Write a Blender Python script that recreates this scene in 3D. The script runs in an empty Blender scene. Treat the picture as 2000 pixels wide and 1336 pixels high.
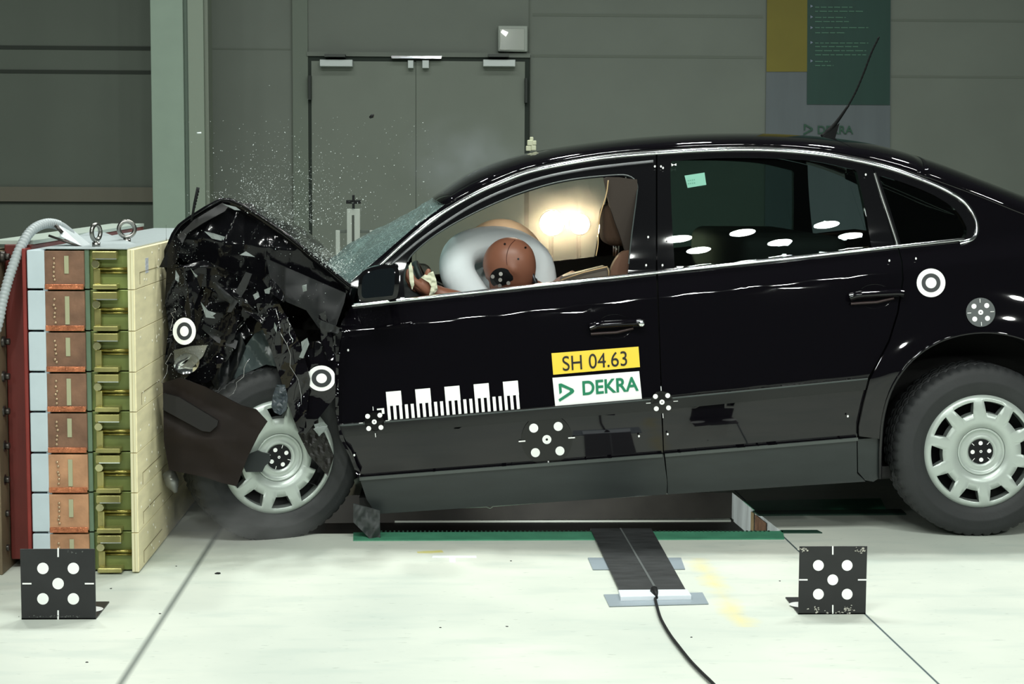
import bpy, bmesh, math, random
from mathutils import Vector, Matrix, noise
random.seed(7)
SC = bpy.context.scene
COL = SC.collection
PI = math.pi

# ---------------------------------------------------------------- camera
F = 3400.0; CX, CY = 1000.0, 668.0
CAM = Vector((0.0, -6.14, 1.296))
PITCH = math.atan(323/F); YAW = math.atan(120/F); ROLL = 0.005
fwd = Vector((math.sin(YAW)*math.cos(PITCH), math.cos(YAW)*math.cos(PITCH), -math.sin(PITCH)))
r0 = fwd.cross(Vector((0,0,1))).normalized(); u0 = r0.cross(fwd)
rgt = r0*math.cos(ROLL)+u0*math.sin(ROLL); upv = -r0*math.sin(ROLL)+u0*math.cos(ROLL)
cd = bpy.data.cameras.new('camera'); cam = bpy.data.objects.new('camera', cd); COL.objects.link(cam)
M3 = Matrix((rgt, upv, -fwd)).transposed()
cam.matrix_world = Matrix.Translation(CAM) @ M3.to_4x4()
cd.sensor_width = 36; cd.lens = F/2000*36; cd.clip_end = 200
SC.camera = cam
SC.view_settings.view_transform = 'Standard'; SC.view_settings.look = 'None'
SC.view_settings.exposure = 0.0; SC.view_settings.gamma = 1; SC.view_settings.use_curve_mapping = False

# ---------------------------------------------------------------- light
w = bpy.data.worlds.new('hall_air'); SC.world = w; w.use_nodes = True
bg = w.node_tree.nodes['Background']; bg.inputs[0].default_value = (0.55,0.66,0.60,1); bg.inputs[1].default_value = 0.05

def lamp(loc, aim, power, size, color=(0.955,1.0,0.945), spread=PI):
    d = bpy.data.lights.new('hall_or_fill_lamp', 'AREA'); d.shape = 'DISK'; d.size = size; d.energy = power; d.color = color; d.spread = spread
    o = bpy.data.objects.new('hall_or_fill_lamp', d); COL.objects.link(o); o.location = loc
    o.rotation_euler = (Vector(aim)-Vector(loc)).to_track_quat('-Z','Y').to_euler()
    return o

# the two overhead banks of round floodlamps of the crash hall
FRONT_LAMPS = [(x,-4.65,6.0) for x in (-2.6,-1.85,-1.1,-.35,.4,1.08,1.72,2.57)]+[(x,-5.4,6.0) for x in (-2.3,-1.5,-.7,.5,1.34,2.21,2.97)]
REAR_LAMPS = [(-2.4,1.6,5.6),(-1.2,2.1,5.6),(0.0,1.6,5.6),(1.2,2.1,5.6),(2.4,1.6,5.6),(3.6,2.1,5.6)]
LOW_FILL_LAMPS = [(-2.6,-6.9,3.3),(0.2,-7.2,3.3),(2.6,-6.9,3.3),(4.6,-4.8,3.4)]  # low fill lamps, added to brighten upright faces and the cabin
FRONT_POWER = 26; REAR_POWER = 66; LOW_POWER = 13
for p in FRONT_LAMPS: lamp(p, (p[0]*.8,-0.9,0.2), FRONT_POWER, .26)
for p in REAR_LAMPS: lamp(p, (p[0]*.9,-.2,0), REAR_POWER, .30)
for p in LOW_FILL_LAMPS: lamp(p, (p[0]*.4,0,.5), LOW_POWER, .22, spread=math.radians(90))
# unseen fill lamps added to brighten the pit under the car
lamp((.35,.30,-.08), (1.0,.9,-.03), 4.5, .08)
lamp((-.6,.30,-.08), (-.4,1.2,-.03), 2.0, .08)
# fill lamp added under the car roof to brighten airbags and trim
lamp((.30,.90,1.31), (.0,.95,.6), 1.3, .12, color=(1,.86,.68))

# ---------------------------------------------------------------- pixel -> place
def ray(px, py): return fwd + rgt*((px-CX)/F) + upv*((CY-py)/F)
def onY(px, py, Y):
    d = ray(px,py); return CAM + d*((Y-CAM.y)/d.y)
def onZ(px, py, Z=0.0):
    d = ray(px,py); return CAM + d*((Z-CAM.z)/d.z)
def onX(px, py, X):
    d = ray(px,py); return CAM + d*((X-CAM.x)/d.x)

# ---------------------------------------------------------------- materials
def S(r,g,b):
    def c(v):
        v/=255; return v/12.92 if v<=.04045 else ((v+.055)/1.055)**2.4
    return (c(r),c(g),c(b),1)
MATS = {}
def mat(name, col, rough=.5, metal=0, var=0, vscale=8, bump=0, bscale=30, stretch=None, trans=0, ior=1.45, coat=0, emit=None, alpha=1, spec=.5):
    if name in MATS: return MATS[name]
    m = bpy.data.materials.new(name); m.use_nodes = True; nt = m.node_tree; N = nt.nodes; L = nt.links
    b = N['Principled BSDF']; b.inputs['Base Color'].default_value = col; b.inputs['Roughness'].default_value = rough
    b.inputs['Metallic'].default_value = metal; b.inputs['Transmission Weight'].default_value = trans; b.inputs['IOR'].default_value = ior
    b.inputs['Coat Weight'].default_value = coat; b.inputs['Coat Roughness'].default_value = .02; b.inputs['Alpha'].default_value = alpha
    b.inputs['Specular IOR Level'].default_value = spec
    if emit: b.inputs['Emission Color'].default_value = emit[0]; b.inputs['Emission Strength'].default_value = emit[1]
    if var or bump:
        tc = N.new('ShaderNodeTexCoord'); mp = N.new('ShaderNodeMapping'); L.new(tc.outputs['Object'], mp.inputs[0])
        if stretch: mp.inputs['Scale'].default_value = stretch
    if var:
        n = N.new('ShaderNodeTexNoise'); n.inputs['Scale'].default_value = vscale; n.inputs['Detail'].default_value = 5; L.new(mp.outputs[0], n.inputs[0])
        r = N.new('ShaderNodeValToRGB'); r.color_ramp.elements[0].position=.3; r.color_ramp.elements[1].position=.7
        r.color_ramp.elements[0].color = tuple(c*(1-var) for c in col[:3])+(1,); r.color_ramp.elements[1].color = tuple(min(1,c*(1+var)) for c in col[:3])+(1,)
        L.new(n.outputs[0], r.inputs[0]); L.new(r.outputs[0], b.inputs['Base Color'])
    if bump:
        n2 = N.new('ShaderNodeTexNoise'); n2.inputs['Scale'].default_value = bscale; n2.inputs['Detail'].default_value = 4; L.new(mp.outputs[0], n2.inputs[0])
        bp = N.new('ShaderNodeBump'); bp.inputs['Strength'].default_value = bump; bp.inputs['Distance'].default_value=.01
        L.new(n2.outputs[0], bp.inputs['Height']); L.new(bp.outputs[0], b.inputs['Normal'])
    MATS[name] = m; return m

PAINT = mat('black_paint', (.0035,.003,.0045,1), .03, coat=0, spec=.6)
CRUSH = mat('crushed_black_paint', (.004,.004,.005,1), .10, bump=.06, bscale=40, spec=.35)
PLASTIC = mat('black_plastic', S(32,34,35), .45)
GREYPL = mat('grey_sill_plastic', S(44,49,49), .38, var=.12, vscale=6, stretch=(1,1,4))
MOULD = mat('grey_seal_highlight', S(60,68,67), .4)  # window seal grey, also used for the painted ledge highlight
MOULDD = mat('dark_moulding', S(22,23,23), .3)
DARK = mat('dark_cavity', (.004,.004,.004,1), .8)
BUMPERM = mat('brown_black_bumper', S(27,20,17), .6, spec=.25, var=.2, vscale=9)
CHROME = mat('chrome', (.85,.87,.88,1), .12, metal=1)
RUBBER = mat('tyre_rubber', S(42,44,45), .62, var=.12, vscale=12, bump=.1, bscale=80)
HUB = mat('silver_hubcap', S(186,196,190), .32, metal=.3)
HUBD = mat('silver_recess', S(150,158,154), .35, metal=.6)
WHITE = mat('white_vinyl', S(244,248,248), .4)
WHITEG = mat('bright_white_vinyl', S(250,252,250), .35)
BLACKV = mat('black_vinyl', S(22,24,25), .55, spec=.25)
BLACKD = mat('black_print', S(12,12,14), .4)
YELLOW = mat('yellow_vinyl', S(250,214,62), .4)
GREEN = mat('green_print', S(22,128,90), .4)
STEEL = mat('steel', S(150,150,146), .3, metal=1, var=.2, vscale=20)
BROWNIN = mat('brown_interior', S(94,72,56), .7, var=.15, vscale=6)
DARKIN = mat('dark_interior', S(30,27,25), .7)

# ---------------------------------------------------------------- object helpers
def link(o, parent=None):
    COL.objects.link(o)
    if parent is not None:
        o.parent = parent
        if parent.parent is None and parent.type == 'EMPTY': o.location = -parent.location
    return o
def thing(name, label, cat, loc, group=None):
    o = bpy.data.objects.new(name, None); COL.objects.link(o); o.location = loc; o['label']=label; o['category']=cat; o.empty_display_size=.1
    if group: o['group']=group
    return o
def tag(o, label=None, cat=None, group=None, kind=None):
    if label: o['label']=label
    if cat: o['category']=cat
    if group: o['group']=group
    if kind: o['kind']=kind
    return o
class MB:
    def __init__(s): s.v=[]; s.f=[]; s.sm=[]
    def add(s, vs, fs, smooth=False):
        n=len(s.v); s.v += [tuple(v) for v in vs]; s.f += [tuple(i+n for i in f) for f in fs]; s.sm += [smooth]*len(fs); return s
    def box(s, a, b, M=None):
        x0,y0,z0=a; x1,y1,z1=b
        vs=[Vector(p) for p in ((x0,y0,z0),(x1,y0,z0),(x1,y1,z0),(x0,y1,z0),(x0,y0,z1),(x1,y0,z1),(x1,y1,z1),(x0,y1,z1))]
        if M: vs=[M@v for v in vs]
        return s.add(vs, [(0,3,2,1),(4,5,6,7),(0,1,5,4),(1,2,6,5),(2,3,7,6),(3,0,4,7)])
    def tube(s, pts, r, n=10, caps=True, flat=1.0):
        pts=[Vector(p) for p in pts]; m=len(pts); rs = r if isinstance(r,(list,tuple)) else [r]*m
        vs=[]; prev=None
        for i,p in enumerate(pts):
            t=(pts[min(i+1,m-1)]-pts[max(i-1,0)]).normalized()
            if prev is None:
                a=Vector((0,0,1)) if abs(t.z)<.9 else Vector((0,1,0)); u=(a-t*a.dot(t)).normalized()
            else: u=(prev-t*prev.dot(t)).normalized()
            prev=u; v=t.cross(u)
            for k in range(n):
                a=2*PI*k/n; vs.append(p+u*math.cos(a)*rs[i]+v*math.sin(a)*rs[i]*flat)
        fs=[(i*n+k, i*n+(k+1)%n, (i+1)*n+(k+1)%n, (i+1)*n+k) for i in range(m-1) for k in range(n)]
        s.add(vs,fs,True)
        if caps: s.add(vs[:n],[tuple(reversed(range(n)))]); s.add(vs[-n:],[tuple(range(n))])
        return s
    def lathe(s, prof, M, n=64, close=False):
        # prof: (radius, along axis); M maps local (x,y=axis,z) to the world
        vs=[]; m=len(prof)
        for k in range(n):
            a=2*PI*k/n
            for (r,y) in prof: vs.append(M@Vector((r*math.cos(a), y, r*math.sin(a))))
        fs=[(k*m+i,k*m+i+1,((k+1)%n)*m+i+1,((k+1)%n)*m+i) for k in range(n) for i in range(m-1)]
        return s.add(vs,fs,True)
    def build(s, name, m, parent=None, bevel=0, solid=0, auto=35, sub=0):
        me=bpy.data.meshes.new(name); me.from_pydata(s.v,[],s.f); me.update()
        for p,sm in zip(me.polygons,s.sm): p.use_smooth=sm
        me.materials.append(m)
        bm=bmesh.new(); bm.from_mesh(me); bmesh.ops.remove_doubles(bm, verts=bm.verts, dist=1e-6); bmesh.ops.recalc_face_normals(bm, faces=bm.faces); bm.to_mesh(me); bm.free()
        o=bpy.data.objects.new(name,me); link(o,parent)
        if solid: md=o.modifiers.new('solid','SOLIDIFY'); md.thickness=solid; md.offset=0
        if sub: md=o.modifiers.new('sub','SUBSURF'); md.levels=sub; md.render_levels=sub
        if bevel: md=o.modifiers.new('bevel','BEVEL'); md.width=bevel; md.segments=2; md.limit_method='ANGLE'
        return o

def cr(pts, n=6):
    """Catmull-Rom through 2D or 3D points"""
    P=[Vector(p) for p in pts]; P=[P[0]*2-P[1]]+P+[P[-1]*2-P[-2]]; out=[]
    for i in range(1,len(P)-2):
        a,b,c,d=P[i-1:i+3]
        for k in range(n):
            t=k/n; out.append(.5*((2*b)+(c-a)*t+(2*a-5*b+4*c-d)*t*t+(3*b-a-3*c+d)*t**3))
    out.append(P[-2]); return [tuple(p) for p in out]

def lerp_tab(tab, x):
    if x<=tab[0][0]: return tab[0][1]+(x-tab[0][0])*(tab[1][1]-tab[0][1])/(tab[1][0]-tab[0][0])
    for i in range(len(tab)-1):
        if x<=tab[i+1][0]:
            x0,y0=tab[i]; x1,y1=tab[i+1]; h=x1-x0; t=(x-x0)/h
            m0=(y1-tab[i-1][1])/(x1-tab[i-1][0]) if i>0 else (y1-y0)/h
            m1=(tab[i+2][1]-y0)/(tab[i+2][0]-x0) if i+2<len(tab) else (y1-y0)/h
            return (2*t**3-3*t*t+1)*y0+(t**3-2*t*t+t)*h*m0+(-2*t**3+3*t*t)*y1+(t**3-t*t)*h*m1
    return tab[-1][1]

# car skin: lateral position as a function of the drop below the belt line
def belt(x): return 597-.1085*(x-686)
SKIN=[(-300, 0.4349), (-280, 0.4054), (-260, 0.3771), (-240, 0.3503), (-220, 0.3247), (-200, 0.3003), (-180, 0.2772), (-160, 0.2552), (-140, 0.2344), (-120, 0.2146), (-100, 0.196), (-80, 0.1784), (-60, 0.1618), (-40, 0.1462), (-20, 0.1316), (0, 0.118), (22, 0.087), (40, 0.0615), (46, 0.0535), (51, 0.049), (57, 0.0462), (110, 0.03), (170, 0.014), (225, 0.003), (245, 0.0), (270, 0.0035), (300, 0.0095), (330, 0.018), (350, 0.0245), (400, 0.042), (450, 0.064)]
def side(px, py, out=0.0):
    return onY(px, py, lerp_tab(SKIN, py-belt(px)) + .042*((px-1380)/650)**2*min(1,max(0,(px-500)/180))*(1 if px<1700 else 1) - out) if px<1900 else onY(px, py, lerp_tab(SKIN, py-belt(px)) + .0269 + .0001*(px-1900) - out)
def plane(Y): return lambda px,py,out=0.0: onY(px,py,Y-out)
def crumple(Y, amp, lam, seed, extra=None):
    rr=random.Random(seed); ds=[]
    for i in range(4):
        a=rr.uniform(0,PI); ds.append((math.cos(a),math.sin(a),lam*rr.uniform(.6,1.8),rr.uniform(0,1),rr.uniform(.4,1)))
    tot=sum(d[4] for d in ds)
    def f(px,py,out=0.0):
        v=0
        for (dx,dy,l,ph,am) in ds:
            t=((px*dx+py*dy)/l+ph)%1.0; v+=am*(abs(2*t-1)*2-1)
        v=v/tot*amp
        n=noise.noise(Vector((px/40,py/40,seed)))*amp*.22
        return onY(px,py,Y+v+n-out+(extra(px,py) if extra else 0))
    return f

def panel(name, poly, m, parent=None, out=0.0, cell=16, thick=.012, surf=side, smooth=True, holes=()):
    """sheet whose outline is given in picture pixels and which follows a surface of the place"""
    bm=bmesh.new(); vs=[bm.verts.new((p[0],p[1],0)) for p in poly]
    f=bm.faces.new(vs); 
    f.normal_update()
    bmesh.ops.triangulate(bm, faces=[f], ngon_method='EAR_CLIP')
    xs=[p[0] for p in poly]; ys=[p[1] for p in poly]
    x=math.floor(min(xs)/cell)*cell+cell
    while x<max(xs):
        bmesh.ops.bisect_plane(bm, geom=bm.verts[:]+bm.edges[:]+bm.faces[:], plane_co=(x,0,0), plane_no=(1,0,0), dist=1e-4); x+=cell
    y=math.floor(min(ys)/cell)*cell+cell
    while y<max(ys):
        bmesh.ops.bisect_plane(bm, geom=bm.verts[:]+bm.edges[:]+bm.faces[:], plane_co=(0,y,0), plane_no=(0,1,0), dist=1e-4); y+=cell
    bm.normal_update()
    for f in bm.faces:
        if f.normal.z>0: f.normal_flip()      # pixel y runs down: keep fronts towards -Y
    bm.verts.index_update()
    P=[(v.co.x,v.co.y) for v in bm.verts]; n=len(P)
    front=[surf(px,py,out) for px,py in P]
    if smooth:
        nor=[]
        for px,py in P:
            a=surf(px+2,py,out)-surf(px-2,py,out); b=surf(px,py-2,out)-surf(px,py+2,out)
            nn=a.cross(b).normalized(); nor.append(nn if nn.y<0 else -nn)
    back=[p+Vector((0,thick,0)) for p in front]
    faces=[]; 
    for f in bm.faces:
        idx=[v.index for v in f.verts]; faces.append(idx)
    nf=len(faces)
    faces=[list(f) for f in faces]+[[i+n for i in reversed(f)] for f in faces]
    for e in bm.edges:
        if len(e.link_faces)==1:
            l=e.link_loops[0]; a=l.vert.index; b=l.link_loop_next.vert.index; faces.append([b,a,a+n,b+n])
    me=bpy.data.meshes.new(name); me.from_pydata([tuple(v) for v in front+back],[],faces); me.update()
    me.materials.append(m)
    # outward test
    s=sum(me.polygons[i].normal.y*me.polygons[i].area for i in range(nf))
    if s>0: me.flip_normals()
    if smooth:
        me.polygons.foreach_set('use_smooth',[True]*len(me.polygons))
        ln=[None]*len(me.loops)
        for i,p in enumerate(me.polygons):
            for li in p.loop_indices:
                vi=me.loops[li].vertex_index
                ln[li]=nor[vi] if i<nf else p.normal.copy()
        me.normals_split_custom_set([tuple(v) for v in ln])
    bm.free()
    o=bpy.data.objects.new(name,me); return link(o,parent)

def circ(cx,cy,r,n=28,ry=None,a0=0): 
    ry=ry or r; return [(cx+r*math.cos(2*PI*k/n+a0), cy+ry*math.sin(2*PI*k/n+a0)) for k in range(n)]
def ribbon_poly(pts, w):
    P=[Vector(p) for p in pts]; A=[];B=[]
    for i,p in enumerate(P):
        t=(P[min(i+1,len(P)-1)]-P[max(i-1,0)]).normalized(); n=Vector((-t.y,t.x)); A.append(tuple(p+n*w/2)); B.append(tuple(p-n*w/2))
    return A+B[::-1]
def strip(name, pts, wpx, m, parent, out=.006, thick=.012, surf=side, flat=.55, round_=True):
    """rounded strip lying on the car skin along a picture curve"""
    b=MB(); P=[surf(p[0],p[1],out) for p in pts]; n=8; vs=[]
    for i,p in enumerate(pts):
        q0=Vector(pts[max(i-1,0)]); q1=Vector(pts[min(i+1,len(pts)-1)]); t=(q1-q0).normalized(); nn=Vector((-t.y,t.x))
        c=surf(p[0],p[1],0)
        for k in range(n+1):
            a=PI*k/n; q=Vector(p)+nn*math.cos(a)*wpx/2
            vs.append(surf(q.x,q.y,out*math.sin(a)-.002))
    m_=n+1
    fs=[(i*m_+k,i*m_+k+1,(i+1)*m_+k+1,(i+1)*m_+k) for i in range(len(pts)-1) for k in range(n)]
    b.add(vs,fs,True); return b.build(name,m,parent)

def text_decal(name, txt, origin, xdir, ydir, size, m, parent, surf=side, out=.004, xs=1.0, bold=0):
    """flat lettering mapped on a surface; origin/xdir/ydir in picture pixels"""
    c=bpy.data.curves.new(name,'FONT'); c.body=txt; c.size=1.0; c.offset=bold; c.fill_mode='FRONT'
    t=bpy.data.objects.new(name+'_tmp',c); COL.objects.link(t)
    dg=bpy.context.evaluated_depsgraph_get(); me0=t.evaluated_get(dg).to_mesh()
    vs=[v.co.copy() for v in me0.vertices]; fs=[tuple(p.vertices) for p in me0.polygons]
    t.evaluated_get(dg).to_mesh_clear(); bpy.data.objects.remove(t); bpy.data.curves.remove(c)
    b=MB(); xd=Vector(xdir); yd=Vector(ydir); og=Vector(origin)
    W=[]
    for v in vs:
        q=og+xd*(v.x*size*xs)+yd*(v.y*size); W.append(surf(q.x,q.y,out))
    b.add(W,fs); return b.build(name,m,parent)
# ================================================================ the hall
YW = 6.86
def floor_material():
    m=bpy.data.materials.new('painted_concrete'); m.use_nodes=True; nt=m.node_tree; N=nt.nodes; L=nt.links; b=N['Principled BSDF']; b.inputs['Roughness'].default_value=.55
    tc=N.new('ShaderNodeTexCoord'); co=tc.outputs['Object']
    def nz(sc,det=5,stretch=None):
        n=N.new('ShaderNodeTexNoise'); n.inputs['Scale'].default_value=sc; n.inputs['Detail'].default_value=det
        if stretch:
            mp=N.new('ShaderNodeMapping'); mp.inputs['Scale'].default_value=stretch; L.new(co,mp.inputs[0]); L.new(mp.outputs[0],n.inputs[0])
        else: L.new(co,n.inputs[0])
        return n.outputs[0]
    def ramp(s,p0,p1,c0,c1):
        r=N.new('ShaderNodeValToRGB'); r.color_ramp.elements[0].position=p0; r.color_ramp.elements[1].position=p1; r.color_ramp.elements[0].color=c0; r.color_ramp.elements[1].color=c1; L.new(s,r.inputs[0]); return r.outputs[0]
    def mix(f,a,bb):
        x=N.new('ShaderNodeMixRGB'); 
        if isinstance(f,float): x.inputs[0].default_value=f
        else: L.new(f,x.inputs[0])
        for i,v in ((1,a),(2,bb)):
            if isinstance(v,tuple): x.inputs[i].default_value=v
            else: L.new(v,x.inputs[i])
        return x.outputs[0]
    def math_(op,a,bb=0.0):
        x=N.new('ShaderNodeMath'); x.operation=op
        for i,v in ((0,a),(1,bb)):
            if isinstance(v,(int,float)): x.inputs[i].default_value=v
            else: L.new(v,x.inputs[i])
        return x.outputs[0]
    k=(0,0,0,1); wh=(1,1,1,1)
    base=ramp(nz(1.3),.35,.7,S(198,206,196),S(222,226,214))
    base=mix(ramp(nz(4.5,6,(.6,2.2,1)),.52,.68,k,(.35,.35,.35,1)),base,S(178,192,184))
    base=mix(ramp(nz(38,3,(.5,2,1)),.66,.72,k,(.5,.5,.5,1)),base,S(150,160,150))
    sx=N.new('ShaderNodeSeparateXYZ'); L.new(co,sx.inputs[0]); X,Y=sx.outputs[0],sx.outputs[1]
    wob=nz(9,3)
    def line(p,q,wd,col,strength=1.0,wobble=0.0,ends=False):
        nonlocal base
        d=(q-p); ln=d.length; d/=ln; n=Vector((-d.y,d.x,0)); c=n.x*p.x+n.y*p.y
        s=math_('ADD',math_('MULTIPLY',X,n.x),math_('MULTIPLY',Y,n.y)); s=math_('ABSOLUTE',math_('SUBTRACT',s,c))
        if wobble: s=math_('ADD',s,math_('MULTIPLY',math_('SUBTRACT',wob,.5),wobble))
        msk=math_('MULTIPLY',math_('SUBTRACT',1.0,math_('SMOOTH_MIN',1.0,math_('DIVIDE',s,wd)) if False else math_('MINIMUM',1.0,math_('DIVIDE',s,wd))),strength)
        if ends:
            a=math_('ADD',math_('MULTIPLY',X,d.x),math_('MULTIPLY',Y,d.y)); a0=d.x*p.x+d.y*p.y
            inn=math_('MULTIPLY',math_('GREATER_THAN',a,a0),math_('LESS_THAN',a,a0+ln)); msk=math_('MULTIPLY',msk,inn)
        msk=math_('MINIMUM',1.0,math_('MAXIMUM',0.0,msk))
        base=mix(msk,base,col)
    line(onZ(235,1336),onZ(400,1080),.016,S(120,128,122),1.1)
    line(onZ(1530,1048),onZ(1690,1200),.005,S(60,80,84),1.5)
    line(onZ(1360,1090),onZ(1455,1225),.05,S(226,214,150),.5,.12,True)
    line(onZ(815,1079),onZ(865,1077),.025,S(214,204,90),.8,.05,True)
    L.new(base,b.inputs['Base Color'])
    n2=N.new('ShaderNodeBump'); n2.inputs['Strength'].default_value=.08; L.new(nz(60,4),n2.inputs['Height']); L.new(n2.outputs[0],b.inputs['Normal'])
    return m
FLOOR=floor_material()
PITG=[onZ(*p) for p in ((470,1043),(1529,1040),(1430,962),(560,968))]
b=MB(); ox=[(-9,-7,0),(11,-7,0),(11,YW,0),(-9,YW,0)]
v=[Vector(p) for p in ox]+PITG
b.add(v,[(0,1,5,4),(1,2,6,5),(2,3,7,6),(3,0,4,7)]); floor=b.build('floor',FLOOR); tag(floor,kind='structure')
PITD=-.115
b=MB(); lo=[Vector((p.x,p.y,PITD)) for p in PITG]
b.add(lo,[(0,1,2,3)]); b.add(PITG+lo,[(2,3,7,6),(3,0,4,7),(0,1,5,4)]); b.build('pit_floor',mat('dark_pit_steel',S(52,50,46),.7,var=.3,vscale=6),floor)
b=MB(); b.add([PITG[1],PITG[2],lo[2],lo[1]],[(0,1,2,3)]); b.build('pit_side_wall',mat('patchy_pit_wall',S(196,204,204),.7,var=.35,vscale=7,stretch=(1,2.5,.4)),floor)
b=MB(); a=lo[2]+Vector((0,-.012,0)); c=lo[3]+Vector((0,-.012,0)); b.box((c.x,a.y-.03,PITD),(a.x-.01,a.y+.006,PITD+.008)); b.build('pit_ledge',mat('pale_ledge',S(190,196,186),.5),floor)
p0,p1=PITG[1],PITG[2]; 
for t0,t1,mm in ((.28,.5,mat('rusty_plate',S(112,84,64),.7,var=.4,vscale=30)),(.52,.58,mat('ochre_strip',S(150,132,96),.7))):
    q=[p0.lerp(p1,t) for t in (t0,t1)]; b=MB(); e=Vector((-.004,0,0))
    b.add([q[0]+e+Vector((0,0,-.012)),q[1]+e+Vector((0,0,-.012)),Vector((q[1].x-.004,q[1].y,PITD+.002)),Vector((q[0].x-.004,q[0].y,PITD+.002))],[(0,1,2,3)]); b.build('pit_wall_plate',mm,floor)
GRN=mat('green_steel',S(74,142,112),.45,var=.15,vscale=12)
def floor_patch(name,pts,m,parent=floor,z=.004):
    b=MB(); n=len(pts); top=[onZ(x,y,0)+Vector((0,0,z)) for x,y in pts]; bot=[Vector((p.x,p.y,.0002)) for p in top]
    b.add(top+bot,[tuple(range(n))]+[(i,(i+1)%n,(i+1)%n+n,i+n) for i in range(n)]); return b.build(name,m,parent)
floor_patch('pit_frame',[(690,1042),(1529,1039),(1532,1054),(690,1057)],GRN)
# perforated edge of the frame
b=MB()
for i in range(90):
    p=onZ(745+i*8.5,1040.5); 
    if p.x>PITG[1].x: break
    b.box((p.x-.003,p.y-.004,0),(p.x+.003,p.y+.004,.008))
b.build('perforated_edge',mat('dark_green_steel',S(30,60,48),.5),floor)
floor_patch('pit_frame',[(1452,980),(1720,975),(1730,996),(1475,999)],GRN)
floor_patch('pit_frame',[(1470,1000),(1760,997),(1770,1006),(1482,1008)],mat('dark_green_steel',S(30,60,48),.5),z=.006)
floor_patch('cover_plate',[(1524,1037),(1596,1037),(1606,1042),(1527,1042)],mat('dark_green_steel',S(30,60,48),.5))
# painted reference mark
floor_patch('floor_marking',[(845,1086),(930,1086),(931,1090),(889,1090),(890,1099),(878,1099),(877,1090),(844,1090)],WHITE,z=.0015)

# back wall
def wx(px,py=300): return onY(px,py,YW).x
def wz(py,px=800): return onY(px,py,YW).z
WALLM=mat('wall_panel_paint',S(108,115,107),.7,var=.06,vscale=2)
GATEM=mat('gate_paint',S(92,100,91),.6,var=.05,vscale=2)
DOORM=mat('door_paint',S(110,118,108),.55,var=.04,vscale=3)
b=MB(); b.box((-9,YW,0),(11,YW+.2,7)); wall=b.build('wall_back',WALLM); tag(wall,kind='structure')
def wbox(mb,x0,y0,x1,y1,d,Y=YW):
    p=onY(x0,y1,Y); q=onY(x1,y0,Y); mb.box((p.x,Y-d,p.z),(q.x,Y-.0005,q.z)); return mb
# joints between the wall panels
b=MB()
for px in (572,): wbox(b,px,-200,px+2,700,.004)
for (x0,x1,y) in ((408,575,95),(408,575,393),(1040,1490,110),(1740,2100,150),(1040,1490,30),(1740,2100,40)): wbox(b,x0,y,x1,y+1.5,.003)
b.build('panel_joint',mat('wall_joint',S(101,108,99),.8),wall)
b=MB(); wbox(b,576,-200,600,700,.03); b.build('wall_pilaster',mat('pilaster_paint',S(104,114,103),.65),wall)
# dark sliding gate left of the column
b=MB(); wbox(b,-500,-300,303,700,.05); gate=b.build('door_2',GATEM); tag(gate,kind='structure')
b=MB()
for y in (91,138): wbox(b,-480,y,300,y+1.6,.006,YW-.05)
wbox(b,-480,392,300,396,.006,YW-.05); b.build('gate_joint',mat('gate_line',S(50,56,50),.8),gate)
b=MB(); wbox(b,-480,366,300,391,.03,YW-.05); b.build('gate_rail',mat('gate_rail_paint',S(104,102,90),.6),gate)
# steel column in front of the wall
YC=5.6
p=onY(299,440,YC); q=onY(362,440,YC); q2=onY(371,440,YC); q3=onY(401,440,YC); q4=onY(408,440,YC)
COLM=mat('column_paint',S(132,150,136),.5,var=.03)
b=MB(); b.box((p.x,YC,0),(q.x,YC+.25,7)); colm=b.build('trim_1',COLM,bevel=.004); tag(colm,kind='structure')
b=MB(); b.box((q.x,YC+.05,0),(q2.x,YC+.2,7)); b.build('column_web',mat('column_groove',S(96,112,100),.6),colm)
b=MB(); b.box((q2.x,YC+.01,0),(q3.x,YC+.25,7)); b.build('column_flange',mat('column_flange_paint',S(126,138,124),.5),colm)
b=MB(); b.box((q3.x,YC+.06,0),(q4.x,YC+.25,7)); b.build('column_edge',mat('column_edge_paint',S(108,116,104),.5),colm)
# double door
b=MB(); wbox(b,602,110,1034,700,.02); door=b.build('door_1',mat('door_gap',S(26,38,30),.7)); tag(door,kind='structure')
b=MB(); wbox(b,612,121,812,700,.03); b.build('door_leaf',DOORM,door)
b=MB(); wbox(b,813,121,1025,700,.03); b.build('door_leaf',DOORM,door)
b=MB(); wbox(b,600,105,1036,110,.04); wbox(b,1032,108,1036,700,.04); b.build('door_frame',WALLM,door)
b=MB(); wbox(b,1033,-40,1036,107,.01); b.build('wall_seam',mat('wall_joint',S(101,108,99),.8),door)
for x0,x1 in ((626,690),(943,1006)):
    b=MB(); wbox(b,x0,118,x1,131,.09,YW-.03); c=b.build('door_closer',mat('closer_grey',S(176,184,182),.4,metal=.3),door,bevel=.004)
    b=MB(); wbox(b,x0+10,108,x0+50,113,.13,YW-.03); b.build('closer_arm',mat('closer_arm_dark',S(60,66,62),.5),c)
for x0,x1 in ((797,808),(825,838)):
    b=MB(); wbox(b,x0,119,x1,134,.07,YW-.03); b.build('door_latch',mat('closer_grey',(1,1,1,1)),door,bevel=.002)
b=MB(); wbox(b,765,111,862,115,.07,YW-.03); b.build('door_coordinator',CHROME,door)
for x0,y0,y1 in ((603,148,196),(1024,153,202)):
    b=MB(); wbox(b,x0,y0,x0+6,y1,.07,YW-.02); b.build('hinge',mat('hinge_dark',S(22,32,26),.5),door,bevel=.003)

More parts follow.
